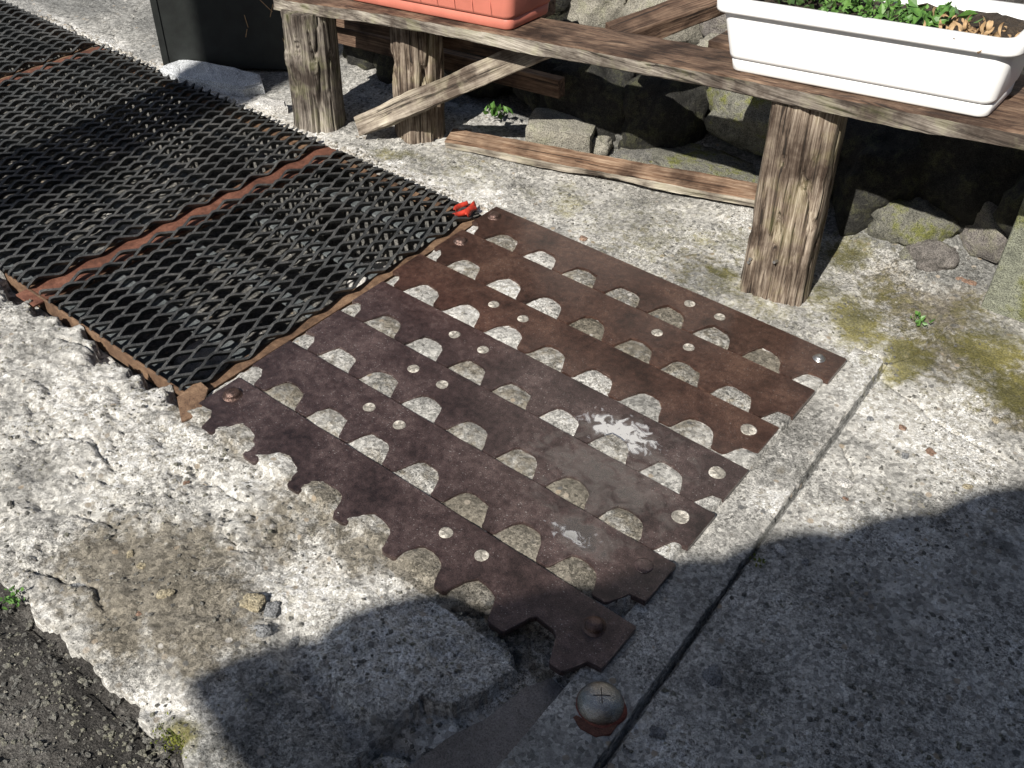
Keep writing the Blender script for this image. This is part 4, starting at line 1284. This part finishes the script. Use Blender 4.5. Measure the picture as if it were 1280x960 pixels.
def grit(name, n, xr, yr, smin, smax, mat, zf, seed, keep=None, kind='stuff', label=None):
    r = np.random.default_rng(seed)
    x = r.uniform(*xr, n); y = r.uniform(*yr, n)
    if keep is not None:
        k = keep(x, y); x, y = x[k], y[k]
    n = len(x)
    s = smin + (smax - smin) * r.random(n) ** 3.5
    z = zf(x, y)
    oct_ = np.array([[1, 0, 0], [0, 1, 0], [-1, 0, 0], [0, -1, 0], [.5, .5, .75], [-.5, .4, .8], [-.1, -.6, .7], [0, 0, -.7]], float)
    tri = np.array([[0, 1, 4], [1, 5, 4], [1, 2, 5], [2, 3, 6], [2, 6, 5], [3, 0, 6], [0, 4, 6], [4, 5, 6], [1, 0, 7], [2, 1, 7], [3, 2, 7], [0, 3, 7]])
    a = r.uniform(0, 6.28, n)
    sh = oct_[None] * (1 + .5 * (r.random((n, 8, 3)) - .5)) * s[:, None, None] * np.array([1, .8, .62])
    c, d = np.cos(a)[:, None], np.sin(a)[:, None]
    P = np.stack([sh[:, :, 0] * c - sh[:, :, 1] * d + x[:, None], sh[:, :, 0] * d + sh[:, :, 1] * c + y[:, None], sh[:, :, 2] + z[:, None] + s[:, None] * .05], -1)
    F = (tri[None] + (np.arange(n) * 8)[:, None, None]).reshape(-1, 3)
    me = mesh_np(name, P.reshape(-1, 3), F, False)
    o = link(name, me, MAT[mat])
    tag(o, label, 'gravel', kind=kind)
    return o
nopit = lambda x, y: ~((x < PIT[0] + .02) & (y > PIT[1] - .02) & (y < PIT[2] + .005)) & ~((x > -.03) & (x < 1.18) & (y > -.165) & (y < 1.0))
clump = lambda f, sd, t: (lambda x, y: nopit(x, y) & (fbm(x, y, f, 3, sd) > t))
zs = lambda x, y: -.030 + (fbm(x, y, 6, 4, 13) - .5) * .03 + (fbm(x, y, 45, 3, 17) - .5) * .016
grit('gravel', 3500, (-.7, 1.15), (-.66, -.115), .0012, .005, 'block', H, 1, clump(9, 40, .5), label='pale sand grains and grit over the broken slab')
grit('gravel', 3500, (-.7, 1.15), (-.66, -.115), .0012, .007, 'rock', H, 2, clump(9, 42, .5), label='dark grit over the broken slab')
grit('gravel', 3000, (-.9, 1.1), (.95, 1.6), .0012, .005, 'block', H, 3, clump(8, 44, .48), label='pale grit on the concrete by the posts')
grit('gravel', 5000, (-.9, 1.75), (.95, 1.7), .0012, .007, 'rock', H, 4, clump(8, 46, .48), label='dark grit on the concrete by the posts')
grit('gravel', 2500, (1.18, 1.8), (-.6, 1.05), .0012, .005, 'block', H, 5, clump(8, 48, .52), label='pale grit on the paving beside the kerb')
grit('gravel', 3000, (1.18, 1.8), (-.6, 1.05), .0012, .007, 'rock', H, 6, clump(8, 50, .5), label='dark grit on the paving beside the kerb')
grit('gravel', 9000, (-.5, 1.1), (-1.25, -.67), .0018, .009, 'rock', zs, 7, label='loose gravel on the dark soil')
grit('gravel', 1200, (-.5, 1.1), (-1.25, -.67), .0015, .006, 'block', zs, 8, label='light gravel on the dark soil')
grit('gravel', 2200, (-2.4, -.05), (.947, 1.0), .0015, .008, 'plug', H, 9, lambda x, y: y < .948 + .05 * fbm(x, y, 9, 3, 3), label='crumbled white mortar along the far rim of the drain')
grit('gravel', 900, (.84, 1.08), (-.5, -.10), .0015, .008, 'rock', H, 10, lambda x, y: inpoly(x, y, BROKEN), label='dark crumbs in the broken corner of the slab')

# ================================================================== behind the camera: what throws the shade
def house():
    H_ = 2.3
    cot = 1 / math.tan(SUN_EL)
    lh = Vector((LX, LY, 0)).normalized()
    P0 = Vector((.560, -.552, 0)) - lh * (H_ * cot); P0.z = H_
    e = Vector((.60, .80, 0)); n = Vector((.80, -.60, 0))
    root = empty('wooden_house', (P0.x + n.x * .6, P0.y + n.y * .6, 0))
    tag(root, 'dark wooden house with tiled eave behind the photographer', 'house')
    M4 = Matrix.Translation(Vector((P0.x, P0.y, 0))) @ Matrix((e, n, Vector((0, 0, 1)))).transposed().to_4x4()
    inv = Matrix.Translation(-Vector(root.location))
    def part(nm, c, s, mat, bev=.004, rx=0):
        bm = bmesh.new(); box_bm(bm, (0, 0, 0), s, bev)
        o = bm_obj(nm, bm, mat, root)
        o.matrix_local = inv @ M4 @ Matrix.Translation(c) @ Matrix.Rotation(rx, 4, 'X')
        return o
    part('wall', (3.3, 2.05, 1.10), (6.0, 3.0, 2.3), MAT['wallwood'])
    part('door', (1.9, .53, .95), (.9, .05, 1.95), MAT['shelf'])
    sl = math.radians(20)
    part('roof', (3.5, 1.85, H_ + .66), (7.0, 3.9, .05), MAT['tile'], .004, sl)
    part('roof', (3.5, 5.45, H_ + .66), (7.0, 3.9, .05), MAT['tile'], .004, -sl)
    # eave tiles
    rr = random.Random(2)
    bm = bmesh.new()
    bmesh.ops.create_cone(bm, segments=16, radius1=.14, radius2=.14, depth=.34, cap_ends=True, matrix=Matrix.Rotation(math.pi / 2, 4, 'X'))
    for v in bm.verts: v.co.z *= .30
    bmesh.ops.recalc_face_normals(bm, faces=bm.faces)
    me = bpy.data.meshes.new('eave_tile'); bm.to_mesh(me); bm.free(); me.materials.append(MAT['tile'])
    for k in range(28):
        o = bpy.data.objects.new('eave_tile', me); COL.objects.link(o); o.parent = root
        o.matrix_local = inv @ M4 @ Matrix.Translation((.13 + k * .25, .12 + rr.uniform(-.03, .04), H_ + .03 + rr.uniform(-.01, .01))) @ Matrix.Rotation(sl, 4, 'X')
house()

def utility_pole():
    x, y = -1.02, -2.3
    root = empty('utility_pole', (x, y, -.04))
    tag(root, 'round wooden utility pole standing off beyond the broken slab', 'pole')
    o = link('shaft', post_mesh(.155, 4.6, 33, 0, 0), MAT['wallwood'], root)
    bm = bmesh.new(); box_bm(bm, (0, 0, 4.2), (1.2, .09, .09), .006)
    bm_obj('crossarm', bm, MAT['wallwood'], root)
utility_pole()

def added_white_house():
    # unseen plastered house, added beyond the bank so its wall glints in the bars
    root = empty('added_white_house', (-1.1, 4.5, .55))
    tag(root, 'unseen cream plastered house added beyond the bank to glint in the bars', 'house')
    def part(nm, c, sz, mat, parent=root, bev=.006, rx=0):
        bm = bmesh.new(); box_bm(bm, (0, 0, 0), sz, bev)
        o = bm_obj(nm, bm, mat, parent); o.location = c; o.rotation_euler = (rx, 0, 0)
        return o
    plaster = make_plain('cream_plaster', (.56, .545, .52), .85, .06, 6)
    part('wall', (-.2, .75, 2.9), (3.6, 1.5, 6.8), plaster)
    for x, z in ((-.9, .9), (.8, .9), (.9, 3.0)):
        f = part('window', (x, -.006, z), (.8, .03, .9), MAT['wallwood'])
        part('pane', (0, -.018, 0), (.70, .006, .80), MAT['black'], f, .001)
    part('roof', (-.2, .55, 6.55), (4.0, 2.3, .10), MAT['tile'], rx=math.radians(14))
added_white_house()
